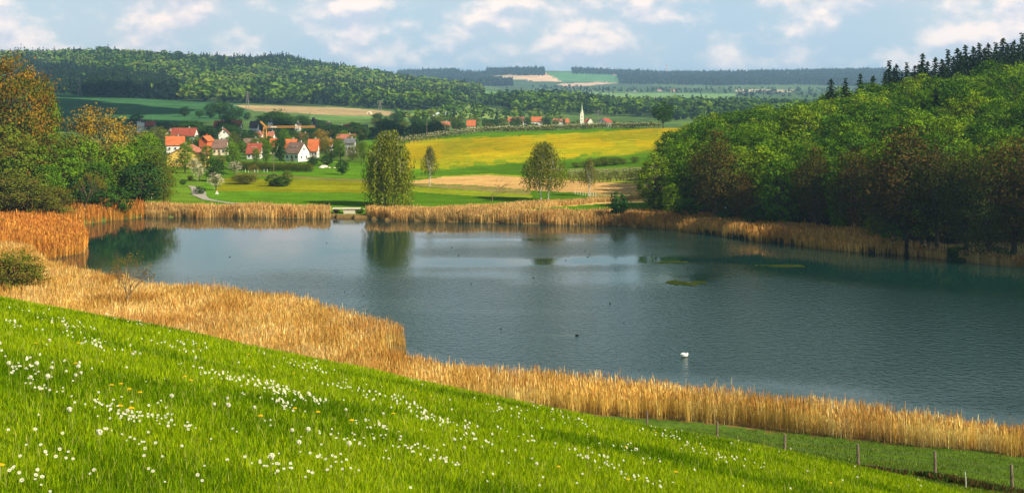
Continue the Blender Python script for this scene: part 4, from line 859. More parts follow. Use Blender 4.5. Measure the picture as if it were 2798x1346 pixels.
tag(make_mesh('daisies', np.concatenate(Vr), [np.concatenate(f4), np.concatenate(f3)], M_petal, np.concatenate(Cr)), 'white daisies dotted over the farther part of the near meadow', 'daisies', kind='stuff')
# dandelion clocks
g = np.random.default_rng(5); n = 230; d = unit(g.normal(size=(n, 3))); Pc = d * .022 * (0.85 + .3 * g.random(n))[:, None] + np.array([0, 0, .24]); V1, F1 = cards(Pc, .0058, .8, unit(d + g.normal(size=(n, 3)) * .3), None, g)
core = unit(g.normal(size=(40, 3))) * .006 + np.array([0, 0, .24]); V2, F2 = cards(core, .004, .9, None, None, g)
clk = make_mesh('seed_head', np.concatenate([V1, V2]), np.concatenate([F1, F2 + len(V1)]), M_petal, np.concatenate([np.tile((.80, .78, .68), (len(V1), 1)), np.tile((.16, .11, .05), (len(V2), 1))]), link=False)
M_stem = rough_mat('flower_stem', (0.22, 0.22, 0.06), 0.8, 0.2, 20)
m_ = MB(); m_.tube([(.01, 0, 0), (.006, .004, .12), (0, 0, .235)], .0025, 5); stem_me = m_.mesh('stem', M_stem)
m_ = MB(); m_.tube([(.01, 0, 0), (.004, .004, .06), (0, 0, .115)], .0025, 5); stem2 = m_.mesh('stem', M_stem)
pv2 = []; pf2 = []; M_yel = rough_mat('yellow_petals', (0.80, 0.52, 0.01), 0.8, 0.15, 60)
ym = MB()
for ring, (r, zz, k) in enumerate([(.024, .112, 16), (.018, .118, 12), (.010, .122, 8)]):
    for i in range(k):
        a = 2 * math.pi * i / k + ring * .2; ym.add([(math.cos(a) * .002, math.sin(a) * .002, .112), (math.cos(a - .17) * r, math.sin(a - .17) * r, zz), (math.cos(a) * r * 1.08, math.sin(a) * r * 1.08, zz + .001), (math.cos(a + .17) * r, math.sin(a + .17) * r, zz)], [(0, 1, 2, 3)])
yel_me = ym.mesh('flower_head', M_yel)
clocks = [(250, 1155), (175, 1090), (124, 885), (340, 912), (352, 914), (334, 920), (22, 960), (77, 985), (120, 1000), (197, 968), (190, 978), (204, 972), (432, 1043), (572, 1035), (539, 1052), (575, 1070), (735, 1127), (752, 1168), (775, 1135), (878, 1168), (683, 1215), (1170, 1105), (1168, 1163), (964, 1070), (92, 962), (130, 965), (492, 928), (600, 935), (730, 935), (870, 1062), (1035, 972), (1062, 985), (1858, 1125), (1840, 1135), (2157, 1223), (2031, 1205), (1143, 1140), (640, 1060), (320, 1075), (1478, 1190), (1350, 1205), (1960, 1150), (1885, 1150), (0, 900)]
yels = [(885, 1082), (990, 1057), (1405, 1192), (1575, 1140), (2, 1210), (742, 1048), (281, 990), (325, 1004), (352, 1012), (305, 985), (500, 890), (625, 905), (1650, 1100), (302, 1048), (330, 1062), (655, 1072), (800, 1060), (480, 980), (1580, 1225), (1700, 1205), (2090, 1230), (465, 968), (190, 935), (196, 880), (90, 880), (1085, 1008), (1045, 995), (740, 950), (1770, 1135)]
def flowers(pts, name, head, hname, stem, label, cat, grp, s0):
    a = np.array(pts, float) * K; Y, ok = nearY(a[:, 0], a[:, 1])
    for i in range(len(a)):
        if not ok[i]: Y[i] = 40
        s = s0 * (0.85 + .35 * rng.random()); e = empty(name, wp(a[i, 0], Y[i], -.01), rng.random() * 6.28, s); obj('stem', stem, e); obj(hname, head, e); tag(e, label, cat, grp)
flowers(clocks, 'dandelion_clock', clk, 'seed_head', stem_me, 'fluffy grey white dandelion clock on a thin stem in the near meadow', 'dandelion', 'dandelion clocks in the near meadow', .74)
flowers(yels, 'dandelion', yel_me, 'flower_head', stem2, 'yellow dandelion flower in the near meadow', 'dandelion', 'yellow dandelions in the near meadow', 1.0)

# ------------------------------------------------------------------ fence at the lower right
posts = [(1768, 150), (1960, 120), (2143, 94), (2346, 91), (2555, 88), (2766, 85)]
fe = empty('wire_fence', wp(2346, 91)); base = Vector(fe.location); tag(fe, 'wire fence on grey wooden posts running down the slope at the lower right', 'fence')
for i, (px, Y) in enumerate(posts + [(2990, 82)]):
    m = MB(); p = Vector(wp(px, Y)) - base; ln = rng.normal() * .04; hh = 1.75 + rng.random() * .15
    m.tube([p + Vector((0, 0, -.4)), p + Vector((ln * .5, 0, hh * .5)), p + Vector((ln, 0, hh))], [.10, .095, .085], 7); m.build('post', M_wood, fe)
for hgt in (.5, 1.0, 1.5):
    m = MB(); allp = []
    pl = [Vector(wp(px, Y, hgt)) - base for px, Y in posts + [(2990, 82)]]
    for a, b in zip(pl[:-1], pl[1:]):
        for q in range(4): p = a.lerp(b, q / 4); p.z -= .05 * math.sin(q / 4 * math.pi); allp.append(p)
    allp.append(pl[-1]); m.tube(allp, .007, 4); m.build('wire', M_metal, fe)
for px, Y, hh, lb in [(2058, 93, .62, 'thin white plastic stake left of the first tall fence post'), (2640, 78, 1.0, 'thin white plastic stake near the lower right corner')]:
    m = MB(); m.tube([(0, 0, -.3), (-.02, 0, hh * .6), (-.05, 0, hh)], .022, 6); s = MB(); s.box((-.03, -.025, hh * .8), (.03, .02, .03)); e = empty('fence_stake', wp(px, Y)); m.build('stake', M_white, e); s.build('clip', M_metal, e); tag(e, lb, 'stake')
m = MB(); m.tube([(-.45, 0, -.1), (.15, 0, .5), (.5, 0, .95)], .018, 5); e = empty('leaning_stick', wp(2088, 92)); m.build('stick', M_twig, e); tag(e, 'dry stick leaning beside the white plastic stake', 'stick')
m = MB(); m.tube([(0, 0, -.5), (0, 0, 1.0), (.02, 0, 2.5)], [.13, .13, .11], 8); o = m.build('mooring_post', M_wood); o.location = ((1413 - CX) / F * 380.5, 380.5, 0); tag(o, 'dark upright post standing in the water before the far reeds', 'post')

# ------------------------------------------------------------------ birds
def loft(spine, rad, n=10):
    m = MB(); m.tube(spine, rad, n); return m
def duck(px, py, head=0.0, label='small dark water bird floating on the open lake', grp='small dark water birds on the lake', s=1.0):
    Y = F * CH / (py - HZ); m = MB()
    m.tube([(-.24, 0, .07), (-.16, 0, .06), (-.02, 0, .06), (.10, 0, .07), (.16, 0, .12), (.17, 0, .18), (.19, 0, .215), (.23, 0, .21)], [.01, .07, (.105, .085), .085, .045, .038, .048, .02], 9)
    e = empty('water_bird', ((px - CX) / F * Y, Y, 0), head, s); m.build('body', M_dark, e, True); b = MB(); b.tube([(.235, 0, .21), (.28, 0, .2)], [.016, .006], 5); b.build('beak', M_white, e); tag(e, label, 'water bird', grp); return e
for i, (px, py) in enumerate([(1235, 675), (1253, 698), (1599, 684), (1611, 695.5), (1606, 702), (1546, 711.5), (1712, 692), (1783, 695), (1458, 759), (1288, 775), (1369, 897), (628, 702), (893, 664), (942, 796), (343, 725), (263, 629), (1667, 829), (1705, 883)]):
    duck(px, py, (i * 2.3) % 6.28, s=.85)
duck(1577, 916, 0.0, 'dark duck swimming right and trailing a long pale wake', None, 1.35)
M_foam = rough_mat('ripple_foam', (0.22, 0.27, 0.27), 0.3, 0.1, 2)
Y = F * CH / (916 - HZ); X = (1577 - CX) / F * Y; m = MB()
for sg in (-1, 1): m.tube([(X - .3, Y + sg * .08, .0), (X - 3, Y + sg * .5 + .2, .008), (X - 9, Y + sg * 1.0 + 1.2, .004)], [(.02, .02), (.03, .012), (.005, .005)], 4)
tag(m.build('wake', M_foam), kind='stuff', label='pale v shaped wake behind the dark duck', cat='wake')
Y = F * CH / (974 - HZ); e = empty('swan', ((1871 - CX) / F * Y, Y, 0), 0.15, 1.08)
m = MB(); m.tube([(-.58, 0, .26), (-.45, 0, .22), (-.25, 0, .20), (0, 0, .20), (.22, 0, .20), (.36, 0, .22), (.42, 0, .32), (.36, 0, .44), (.24, 0, .50), (.20, .02, .44), (.24, .05, .36), (.30, .07, .30)], [.02, .12, (.24, .2), (.27, .22), (.23, .19), .13, .085, .065, .06, .062, .06, .03], 12); m.build('body', M_swan, e, True)
for sg in (-1, 1):
    w_ = MB(); w_.tube([(.18, sg * .19, .30), (-.05, sg * .22, .37), (-.32, sg * .16, .36), (-.60, sg * .05, .30)], [(.03, .06), (.07, .14), (.06, .11), (.01, .02)], 8); w_.build('wing', M_swan, e, True)
b = MB(); b.tube([(.30, .07, .30), (.35, .09, .24)], [.025, .012], 6); b.build('beak', M_beak, e); tag(e, 'white swan resting with folded neck on the open lake', 'swan')
# flat green cards on the water, coloured as calm dark green reflections
for px, py, w_, h_, lb in [(1878, 773, 60, 9, 'largest green reflection patch lying on the lake'), (1840, 716, 66, 4.0, 'thin green reflection patch above the largest one'), (2150, 726, 95, 3.5, 'long dark reflection patch near the right wood')]:
    Y = F * CH / (py - HZ); n = 2600; a = rng.random(n) * 6.28; r = np.sqrt(rng.random(n)); hY = h_ * Y * Y / (F * CH)
    X = (px - CX) / F * Y + np.cos(a) * r * w_ / F * Y * 1.1; YY = Y + np.sin(a) * r * hY; k = fbm(X / 2.6, YY / 4.5, 99, 3) > (.16 + .55 * r ** 1.1 + .12 * np.random.default_rng(3).random(len(r))); X, YY = X[k], YY[k]; n = len(X)
    V, Fq = cards(np.stack([X, YY, .012 + .02 * rng.random(n)], -1), .30, .8, unit(np.array([0, 0, 1.]) + rng.normal(size=(n, 3)) * .05)); V[:, 2] = np.clip(V[:, 2], .006, .06)
    tag(make_mesh('reflection_patch', V, Fq, M_far, rep4(np.array([[.045, .065, .010]]) * (.6 + .8 * rng.random(n))[:, None])), lb, 'water weed', kind='stuff')

# ------------------------------------------------------------------ bridge, signs, poles, rocks
e = empty('footbridge', ((946 - CX) / F * 405, 405, 0)); tag(e, 'low concrete footbridge over the outlet in the gap of the far reeds', 'bridge')
m = MB(); m.box((-.1, 1.2, 2.15), (7.9, 3.0, .28)); m.build('deck', M_conc, e)
m = MB(); m.box((.9, 1.2, .75), (3.4, 2.6, 2.5)); m.build('abutment', M_conc, e)
m = MB(); m.box((-3.6, 1.2, .75), (.5, 2.4, 2.5)); m.build('pier', M_bark, e)
m = MB(); m.box((4.8, 1.6, 2.0), (1.8, .5, .16)); m.build('railing_beam', M_conc, e)
plant('bush', 'shrub', 921, 407, 1.5, 'green growth under the left end of the footbridge', 'bush', wx=1.2); plant('bush', 'shrub', 984, 406, 1.6, 'green growth at the right end of the footbridge', 'bush', wx=1.6)
e = empty('warning_sign', wp(593, 432)); m = MB(); m.tube([(0, .06, -.3), (0, .06, 3.3)], .04, 6); m.build('pole', M_metal, e)
zt = zat(520.5, 432) - e.location.z; m = MB(); m.add([(-.62, 0, zt - 1.1), (.62, 0, zt - 1.1), (0, 0, zt), (-.62, .03, zt - 1.1), (.62, .03, zt - 1.1), (0, .03, zt)], [(0, 1, 2), (5, 4, 3), (0, 3, 4, 1), (1, 4, 5, 2), (2, 5, 3, 0)]); m.build('panel', M_white, e); tag(e, 'white triangular warning sign beside the path bend', 'sign')
e = empty('notice_board', wp(414, 418)); z0 = e.location.z; zt = zat(530, 418) - z0; m = MB(); m.tube([(0, 0, -.3), (0, 0, zt - .3)], .05, 6); m.build('post', M_white, e); m = MB(); m.box((.05, 0, zt - .25), (1.65, .12, .28)); m.build('board', M_white, e)
m = MB(); m.add([(-.85, -.3, zt - .08), (.95, -.3, zt - .08), (.95, 0, zt + .1), (-.85, 0, zt + .1), (.95, .3, zt - .08), (-.85, .3, zt - .08)], [(0, 1, 2, 3), (3, 2, 4, 5)]); m.build('roof', rough_mat('faded_red_board', (.55, .22, .12), .8, .2, 3), e); tag(e, 'small white board under a reddish roof on a thin post at the left shore', 'sign')
e = empty('signpost', wp(1982, 366)); m = MB(); z0 = e.location.z; zt = zat(565, 366) - z0; m.tube([(0, 0, -.3), (0, 0, zt)], .06, 6); m.build('post', M_wood, e); m = MB(); m.box((0, -.08, zt - .2), (.55, .05, .35)); m.build('board', M_white, e); tag(e, 'small white sign on a post at the foot of the right wood', 'sign')
e = empty('bench', wp(2170, 354)); m = MB(); m.box((0, 0, .48), (1.7, .4, .06)); m.build('seat', M_white, e); m = MB(); m.box((0, .22, .85), (1.7, .05, .35)); m.build('backrest', M_white, e)
for sx in (-.65, .65): m = MB(); m.box((sx, 0, .2), (.12, .35, .5)); m.build('leg', M_conc, e)
tag(e, 'pale bench half hidden under the alders at the right', 'bench')
def pole(px, Y, top, label, r=.13, arm=False, name='utility_pole'):
    e = empty(name, wp(px, Y)); h = zat(top, Y) - e.location.z; m = MB(); m.tube([(0, 0, -.4), (0, 0, h)], [r, r * .75], 7); m.build('pole', M_wood, e)
    if arm: m = MB(); m.box((0, 0, h - .5), (1.6, .12, .14)); m.build('crossarm', M_wood, e)
    tag(e, label, 'pole')
pole(748, 515, 416, 'pale wooden pole rising behind the round field bush'); pole(944, 620, 386, 'wooden pole beside the bushy bank', arm=True); pole(1166, 950, 327, 'thin dark pole in front of the greenhouse', .25)
pole(783, 1500, 303, 'thin pole at the left behind the pointed roof house', .3, True); pole(847, 1480, 306, 'thin pole just left of the pointed roof house', .3, True); pole(863, 1480, 312, 'thin pole just right of the pointed roof house', .3, True)
def pylon(px, Y, top, label, w=2.2):
    e = empty('lattice_pylon', wp(px, Y)); h = zat(top, Y) - e.location.z; m = MB()
    for a in range(4):
        x, y = ((-1, -1), (1, -1), (1, 1), (-1, 1))[a]; x2, y2 = ((-1, -1), (1, -1), (1, 1), (-1, 1))[(a + 1) % 4]
        m.tube([(x * w, y * w, 0), (x * .3, y * .3, h)], .16, 4)
        for k in range(7):
            q0, q1 = k / 7, (k + 1) / 7; r0 = w + (.3 - w) * q0; r1 = w + (.3 - w) * q1; m.tube([(x * r0, y * r0, h * q0), (x2 * r1, y2 * r1, h * q1)], .1, 3)
    m.build('tower', M_metal, e)
    for q in (.78, .88, .97): a = MB(); a.tube([(-4.5, 0, h * q), (0, 0, h * q + .5), (4.5, 0, h * q)], .14, 4); a.build('crossarm', M_metal, e)
    tag(e, label, 'pylon')
pylon(218, 2150, 212, 'lattice pylon before the dark forest at the far left'); pylon(676, 1750, 252, 'lattice pylon above the left end of the tan field'); pylon(1038, 1900, 275, 'lattice pylon at the right end of the tan field'); pylon(1634, 1560, 303, 'thin lattice pylon right of the church')
for i, (px, Y, s) in enumerate([(885, 606, 1.9), (877, 604, 1.2), (900, 603, .7), (914, 600, .6)]):
    bm_ = bpy.data.meshes.new('boulder'); import bmesh; b = bmesh.new(); bmesh.ops.create_icosphere(b, subdivisions=2, radius=s)
    for v in b.verts: v.co *= 0.75 + .4 * random.random(); v.co.z *= .55
    b.to_mesh(bm_); b.free(); bm_.materials.append(M_rock); tag(obj('boulder', bm_, None, wp(px, Y, s * .15)), ['largest pale boulder on the grassy slope', 'smaller pale boulder touching the largest one', 'small pale stone right of the boulders', 'rightmost small pale stone on the slope'][i], 'boulder')
for i in range(10):
    m = MB(); m.tube([(0, 0, -.2), (0, 0, 1.3)], .09, 6); c_ = MB(); c_.tube([(0, 0, 1.3), (0, 0, 1.36)], [.11, .05], 6); e = empty('garden_post', wp(662 + i * 8.5, 575)); m.build('post', M_white if i % 3 else M_wood, e); c_.build('cap', M_wood, e); tag(e, 'short pale post in the row along the hedge foot', 'post', 'row of short pale posts along the hedge foot')
for i in range(9):
    m = MB(); m.tube([(0, 0, -.2), (0, 0, 1.1)], .08, 6); c_ = MB(); c_.tube([(0, 0, 1.1), (0, 0, 1.16)], [.10, .05], 6); e = empty('meadow_post', wp(1572 + i * 7, 462 - i)); m.build('post', M_white, e); c_.build('cap', M_white, e); tag(e, 'short white post beside the slender birch', 'post', 'short white posts beside the slender birch')

# ------------------------------------------------------------------ buildings
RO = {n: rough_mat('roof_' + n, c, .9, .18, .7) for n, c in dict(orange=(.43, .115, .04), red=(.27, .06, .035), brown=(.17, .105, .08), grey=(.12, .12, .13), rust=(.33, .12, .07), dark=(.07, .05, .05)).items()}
WA = {n: rough_mat('plaster_' + n, c, .9, .05, .6) for n, c in dict(white=(.72, .70, .64), ivory=(.86, .82, .66), cream=(.74, .66, .44), yellow=(.80, .52, .12), red=(.55, .12, .04), grey=(.4, .4, .4), wood=(.22, .14, .09)).items()}
def house(px, Y, wpx, ridge_py, roof, wall, label, gable=False, depth=9.0, eave=None, rot=0.0, chim=True, win=3, name='house', group=None, cat='house', rh=None, sky=False):
    if Y > 3000: Y = at(px, ridge_py + 6, 3200, 8400)
    bx, by, bz = wp(px, Y); Lw = wpx / F * Y * (.76 if Y < 1100 else .8); H = min(max(zat(ridge_py, Y) - bz, 4.2), 12.5)
    if gable: Wd, Ln = Lw, depth
    else: Wd, Ln = depth, Lw
    RH = rh if rh else min(H * .48, Wd * .48); EH = H - RH
    e = empty(name, (bx, by + (Ln if gable else Wd) / 2, bz - .3), rot + (math.pi / 2 if gable else 0)); hx, hy = Ln / 2, Wd / 2; z0 = 0; EH += .3; H += .3
    m = MB(); m.add([(-hx, -hy, 0), (hx, -hy, 0), (hx, hy, 0), (-hx, hy, 0), (-hx, -hy, EH), (hx, -hy, EH), (hx, hy, EH), (-hx, hy, EH), (-hx, 0, H - .12), (hx, 0, H - .12)],
                    [(0, 1, 5, 4), (2, 3, 7, 6), (1, 2, 6, 9, 5), (3, 0, 4, 8, 7), (0, 3, 2, 1)]); m.build('wall', WA[wall], e)
    ov = .55; sl_ = RH / hy; t_ = .22; m = MB()
    for sg in (-1, 1):
        a = [(-hx - ov, 0, H + .03), (hx + ov, 0, H + .03), (hx + ov, sg * (hy + ov), EH - sl_ * ov + .03), (-hx - ov, sg * (hy + ov), EH - sl_ * ov + .03)]
        b = [(x, y, z + t_) for x, y, z in a]; m.add(a + b, [(0, 1, 2, 3), (7, 6, 5, 4), (0, 4, 5, 1), (1, 5, 6, 2), (2, 6, 7, 3), (3, 7, 4, 0)])
    r = m.build('roof', RO[roof], e)
    if chim: m = MB(); m.box((hx * .35, hy * .25, H + .3), (.6, .6, 1.5)); m.build('chimney', WA['red' if wall == 'red' else 'grey'], r)
    if sky:
        for k in range(2): m = MB(); q = .45; m.box((-hx * .3 + k * hx * .55, -hy * q, H - RH * q + .34), (1.1, .9, .1)); m.build('skylight', M_white, r)
    ww, wh = .95, 1.2
    for k in range(win):
        x = -hx + (k + .5) * 2 * hx / win
        if EH > 2.4:
            m = MB(); m.box((x, -hy - .02, min(EH * .55, EH - 1)), (ww, .08, wh)); f = m.build('window', M_pane, e); m = MB(); m.box((x, -hy - .07, min(EH * .55, EH - 1) - wh / 2 - .06), (ww + .3, .14, .1)); m.build('sill', WA['white'], f)
    for sx in (-1, 1):
        for yy, zz in ((-hy * .45, EH * .5), (hy * .45, EH * .5), (0, EH + RH * .35)):
            m = MB(); m.box((sx * (hx + .02), yy, zz), (.08, ww, wh)); m.build('window', M_pane, e)
    m = MB(); m.box((hx * .1, -hy - .025, 1.15), (1.0, .09, 2.1)); m.build('door', WA['wood'], e)
    tag(e, label, cat, group); return e
hs = [(473, 720, 62, 374, 'orange', 'white', 'bright orange roofed white house at the left end of the village', {'rot': .25}),
 (505, 600, 128, 399, 'rust', 'yellow', 'wide yellow gabled building behind the path trees', {'gable': True, 'depth': 14, 'rh': 4.2}),
 (558, 700, 30, 373, 'orange', 'red', 'red gabled house with white windows in the village', {'gable': True, 'depth': 10, 'rot': -.12}), (598, 705, 46, 383, 'brown', 'cream', 'long brown roofed house joined to the red gabled house', {}),
 (608, 850, 40, 352, 'orange', 'white', 'white gabled house with an orange red roof in the middle of the village', {'gable': True, 'depth': 9, 'rot': .2}), (500, 850, 84, 351, 'red', 'white', 'long white house with a dark red roof at the upper left of the village', {'rot': -.08, 'win': 6}),
 (462, 858, 26, 356, 'rust', 'cream', 'small cream house at the left of the long white house', {'gable': True}), (686, 760, 58, 380, 'brown', 'cream', 'grey brown roofed house with two skylights left of the crane', {'sky': True}),
 (692, 675, 46, 394, 'red', 'white', 'dark red roofed house with white balcony in front of the skylight house', {'sky': True, 'rh': 4.2}), (745, 720, 22, 380, 'orange', 'cream', 'narrow orange roofed house left of the dark columnar tree', {'gable': False, 'rh': 3.8}),
 (792, 690, 36, 382, 'orange', 'white', 'orange roof just right of the dark columnar tree', {}), (808, 650, 58, 391, 'brown', 'white', 'broad brown roofed house with white gable end at the village front', {'sky': True, 'rot': -.45, 'rh': 4.4}),
 (854, 680, 32, 382, 'orange', 'white', 'steep bright orange roof with white wall at the right of the village front', {'rh': 5, 'depth': 8}), (898, 745, 14, 382, 'orange', 'white', 'small orange roof behind the yellow olive tree', {}),
 (944, 800, 62, 368, 'rust', 'cream', 'long low reddish roof at the right of the village', {'rh': 2.2, 'win': 6}), (954, 700, 34, 380, 'grey', 'grey', 'grey roofed shed below the long reddish roof', {'rh': 2, 'name': 'shed', 'cat': 'shed'}),
 (703, 880, 24, 361, 'rust', 'white', 'house with red dormer just left of the crane mast', {}), (738, 880, 18, 361, 'rust', 'white', 'small red roofed house right of the crane mast', {}), (827, 880, 28, 365, 'rust', 'white', 'red roofed house under the middle of the crane jib', {}),
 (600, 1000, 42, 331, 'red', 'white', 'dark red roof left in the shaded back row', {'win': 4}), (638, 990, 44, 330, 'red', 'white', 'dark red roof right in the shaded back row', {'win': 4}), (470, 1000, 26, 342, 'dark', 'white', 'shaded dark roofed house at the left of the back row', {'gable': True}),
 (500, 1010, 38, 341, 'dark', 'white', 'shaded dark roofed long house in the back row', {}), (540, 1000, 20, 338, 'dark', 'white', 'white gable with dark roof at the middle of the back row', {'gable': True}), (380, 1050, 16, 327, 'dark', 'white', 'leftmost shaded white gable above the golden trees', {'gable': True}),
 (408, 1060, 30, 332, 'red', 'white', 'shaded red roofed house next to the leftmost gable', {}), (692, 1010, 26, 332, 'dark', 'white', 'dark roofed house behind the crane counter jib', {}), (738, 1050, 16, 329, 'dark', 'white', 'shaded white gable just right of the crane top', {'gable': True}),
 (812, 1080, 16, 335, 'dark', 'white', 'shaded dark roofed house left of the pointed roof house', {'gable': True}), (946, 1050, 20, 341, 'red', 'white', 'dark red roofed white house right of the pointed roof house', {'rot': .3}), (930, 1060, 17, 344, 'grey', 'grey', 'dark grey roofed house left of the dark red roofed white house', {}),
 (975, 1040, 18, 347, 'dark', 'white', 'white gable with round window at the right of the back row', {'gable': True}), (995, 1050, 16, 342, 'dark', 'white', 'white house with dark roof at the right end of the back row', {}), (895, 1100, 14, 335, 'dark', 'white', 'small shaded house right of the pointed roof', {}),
 (1181, 1300, 10, 336, 'rust', 'white', 'small white house left of the dark roofed farmhouse', {'gable': True}), (1216, 1300, 26, 333, 'rust', 'white', 'dark rust roofed farmhouse with white gable below the greenhouse', {'rot': .3}), (1287, 1300, 27, 329, 'orange', 'cream', 'single house with bright red hipped roof in the valley', {'depth': 11}),
 (1248, 1290, 12, 342, 'rust', 'white', 'low white building between the farmhouse and the red roofed house', {}), (1400, 1500, 28, 322, 'orange', 'white', 'orange roofed house at the left end of the church village', {}), (1402, 1440, 18, 334, 'dark', 'white', 'dark roofed house in front of the leftmost orange roof', {}),
 (1425, 1510, 24, 320, 'rust', 'white', 'white walled house with brownish red roof left of the big orange roof', {'rot': -.4}), (1466, 1490, 34, 320, 'orange', 'white', 'big orange roofed house in the church village', {}), (1476, 1440, 19, 332, 'rust', 'white', 'bright white gable in front of the big orange roof', {'gable': True}),
 (1524, 1520, 30, 325, 'rust', 'grey', 'long brownish roof left of the church', {}), (1533, 1460, 14, 330, 'orange', 'white', 'small orange roof before the long brownish roof', {'gable': True}), (1550, 1500, 10, 325, 'orange', 'cream', 'narrow orange house nearest the church on its left', {}),
 (1655, 1490, 30, 324, 'red', 'white', 'white gabled house with dark red roof right of the church', {'rot': .8, 'depth': 12}), (1310, 3300, 11, 250, 'rust', 'white', 'left farmhouse in the hill hamlet', {'depth': 11}), (1371, 3300, 14, 253, 'dark', 'white', 'dark roofed farmhouse in the hill hamlet', {'depth': 12}), (1383, 3290, 9, 256, 'rust', 'white', 'white gable beside the dark roofed hill farmhouse', {'gable': True}),
 (1396, 3290, 9, 256, 'rust', 'white', 'small white house in the hill hamlet', {}), (1425, 3320, 24, 254, 'rust', 'grey', 'long low roof at the right end of the hill hamlet', {}), (1176, 2560, 11, 262, 'grey', 'white', 'lone white house within the left hillside forest', {'gable': True}),
 (1680, 7300, 12, 202, 'rust', 'white', 'white farm beside the far hilltop wood', {'depth': 25}), (1766, 6300, 12, 222, 'rust', 'white', 'red roofed white farm below the long blue forest', {'depth': 22}), (1803, 5600, 14, 244, 'rust', 'white', 'pale building at the left of the distant plain village', {'depth': 20}), (1840, 5650, 16, 245, 'rust', 'white', 'pale long building in the distant plain village', {'depth': 20}),
 (1735, 5600, 9, 246, 'grey', 'white', 'small pale building left of the distant plain village', {'depth': 16}), (2031, 5500, 9, 250, 'grey', 'white', 'bright white building alone on the plain at the right', {'depth': 20}), (1605, 5600, 7, 250, 'grey', 'white', 'tiny white building near the pale field edge', {'depth': 16}), (1580, 3800, 10, 258, 'rust', 'red', 'reddish barn beside the dark tree clump of the plain', {'depth': 16})]
for px, Y, w_, rp, rf, wl, lb, kw in hs: house(px, Y, w_, rp, rf, wl, lb, **kw)
# pointed roof house
bx, by, bz = wp(856, 1050); e = empty('a_frame_house', (bx, by, bz)); h = zat(321, 1050) - bz; w_ = 3.3
m = MB(); m.add([(-w_ * .78, -6, 0), (w_ * .78, -6, 0), (0, -6, h * .86), (-w_ * .78, 6, 0), (w_ * .78, 6, 0), (0, 6, h * .86)], [(0, 1, 2), (5, 4, 3), (0, 3, 4, 1)]); m.build('wall', WA['white'], e)
m = MB()
for sg in (-1, 1): m.add([(sg * w_, -6.6, 0), (0, -6.6, h), (0, 6.6, h), (sg * w_, 6.6, 0), (sg * (w_ - .6), -6.6, 0), (0, -6.6, h - 1.6), (0, 6.6, h - 1.6), (sg * (w_ - .6), 6.6, 0)], [(0, 1, 2, 3), (4, 7, 6, 5), (0, 4, 5, 1), (2, 6, 7, 3), (0, 3, 7, 4)])
m.build('roof', RO['dark'], e)
for zz in (.2, .42): m = MB(); m.box((0, -6.05, h * zz), (1.0, .1, 1.2)); m.build('window', M_pane, e)
tag(e, 'steep triangular white gable with dark pointed roof in the back row', 'house')
# church
bx, by, bz = wp(1590, 1500); e = empty('church', (bx, by, bz)); tag(e, 'cream church with slender green spire and dark roofed nave', 'church')
tw = 8.5 / F * 1500 / 2 * 1.15; th = zat(312, 1500) - bz; tt = zat(284, 1500) - bz; gh = zat(303, 1500) - bz
m = MB(); m.box((0, 0, th / 2), (2 * tw, 2 * tw, th)); tower = m.build('tower', WA['ivory'], e)
m = MB()
for sx, sy in ((0, -1), (1, 0), (0, 1), (-1, 0)):
    p1 = (-tw, -tw) if (sx, sy) == (0, -1) else (tw, -tw) if (sx, sy) == (1, 0) else (tw, tw) if (sx, sy) == (0, 1) else (-tw, tw); p2 = {(0, -1): (tw, -tw), (1, 0): (tw, tw), (0, 1): (-tw, tw), (-1, 0): (-tw, -tw)}[(sx, sy)]
    m.add([(p1[0], p1[1], th + .01), (p2[0], p2[1], th + .01), ((p1[0] + p2[0]) / 2, (p1[1] + p2[1]) / 2, gh)], [(0, 1, 2)])
m.build('tower_gable', WA['ivory'], e)
M_cop = rough_mat('green_copper', (.45, .55, .30), .7, .15, .5); m = MB(); m.tube([(0, 0, th - .3), (0, 0, gh), (0, 0, gh + (tt - gh) * .25), (0, 0, tt + 1.5)], [tw * 1.15, tw * .62, tw * .36, .05], 8); m.build('spire', M_cop, e)
for k in (.5, .78): m = MB(); m.box((0, -tw - .03, th * k), (.7, .1, 1.5)); m.build('window', M_pane, tower)
nh = zat(322, 1500) - bz; nw = 4.2; m = MB(); x0, x1 = 4.4, 10.6
ew = nh * .52
m.add([(x0 + 1.6, -6, 0), (x1 + 1.6, -6, 0), (x1 + 1.6, 9, 0), (x0 + 1.6, 9, 0), (x0 + 1.6, -6, ew), (x1 + 1.6, -6, ew), (x1 + 1.6, 9, ew), (x0 + 1.6, 9, ew), ((x0 + x1) / 2 + 1.6, -6, nh), ((x0 + x1) / 2 + 1.6, 9, nh)], [(0, 1, 5, 8, 4), (2, 3, 7, 9, 6), (1, 2, 6, 5), (3, 0, 4, 7)]); nav = m.build('nave', WA['ivory'], e)
m = MB(); xm = (x0 + x1) / 2 + 1.6
for sg in (-1, 1): m.add([(xm, -6.3, nh + .05), (xm, 9.3, nh + .05), (xm + sg * 3.6, 9.3, ew - .4), (xm + sg * 3.6, -6.3, ew - .4), (xm, -6.3, nh + .35), (xm, 9.3, nh + .35), (xm + sg * 3.6, 9.3, ew - .1), (xm + sg * 3.6, -6.3, ew - .1)], [(0, 1, 2, 3), (7, 6, 5, 4), (0, 3, 7, 4), (1, 5, 6, 2), (2, 6, 7, 3)])
m.build('nave_roof', RO['red'], e)
m = MB(); m.add([(2.2, -1.5, 0), (5.9, -1.5, 0), (5.9, 8, 0), (2.2, 8, 0), (2.2, -1.5, ew), (5.9, -1.5, ew), (5.9, 8, ew), (2.2, 8, ew)], [(0, 1, 5, 4), (1, 2, 6, 5), (2, 3, 7, 6), (3, 0, 4, 7)]); m.build('side_wing', WA['cream'], e)
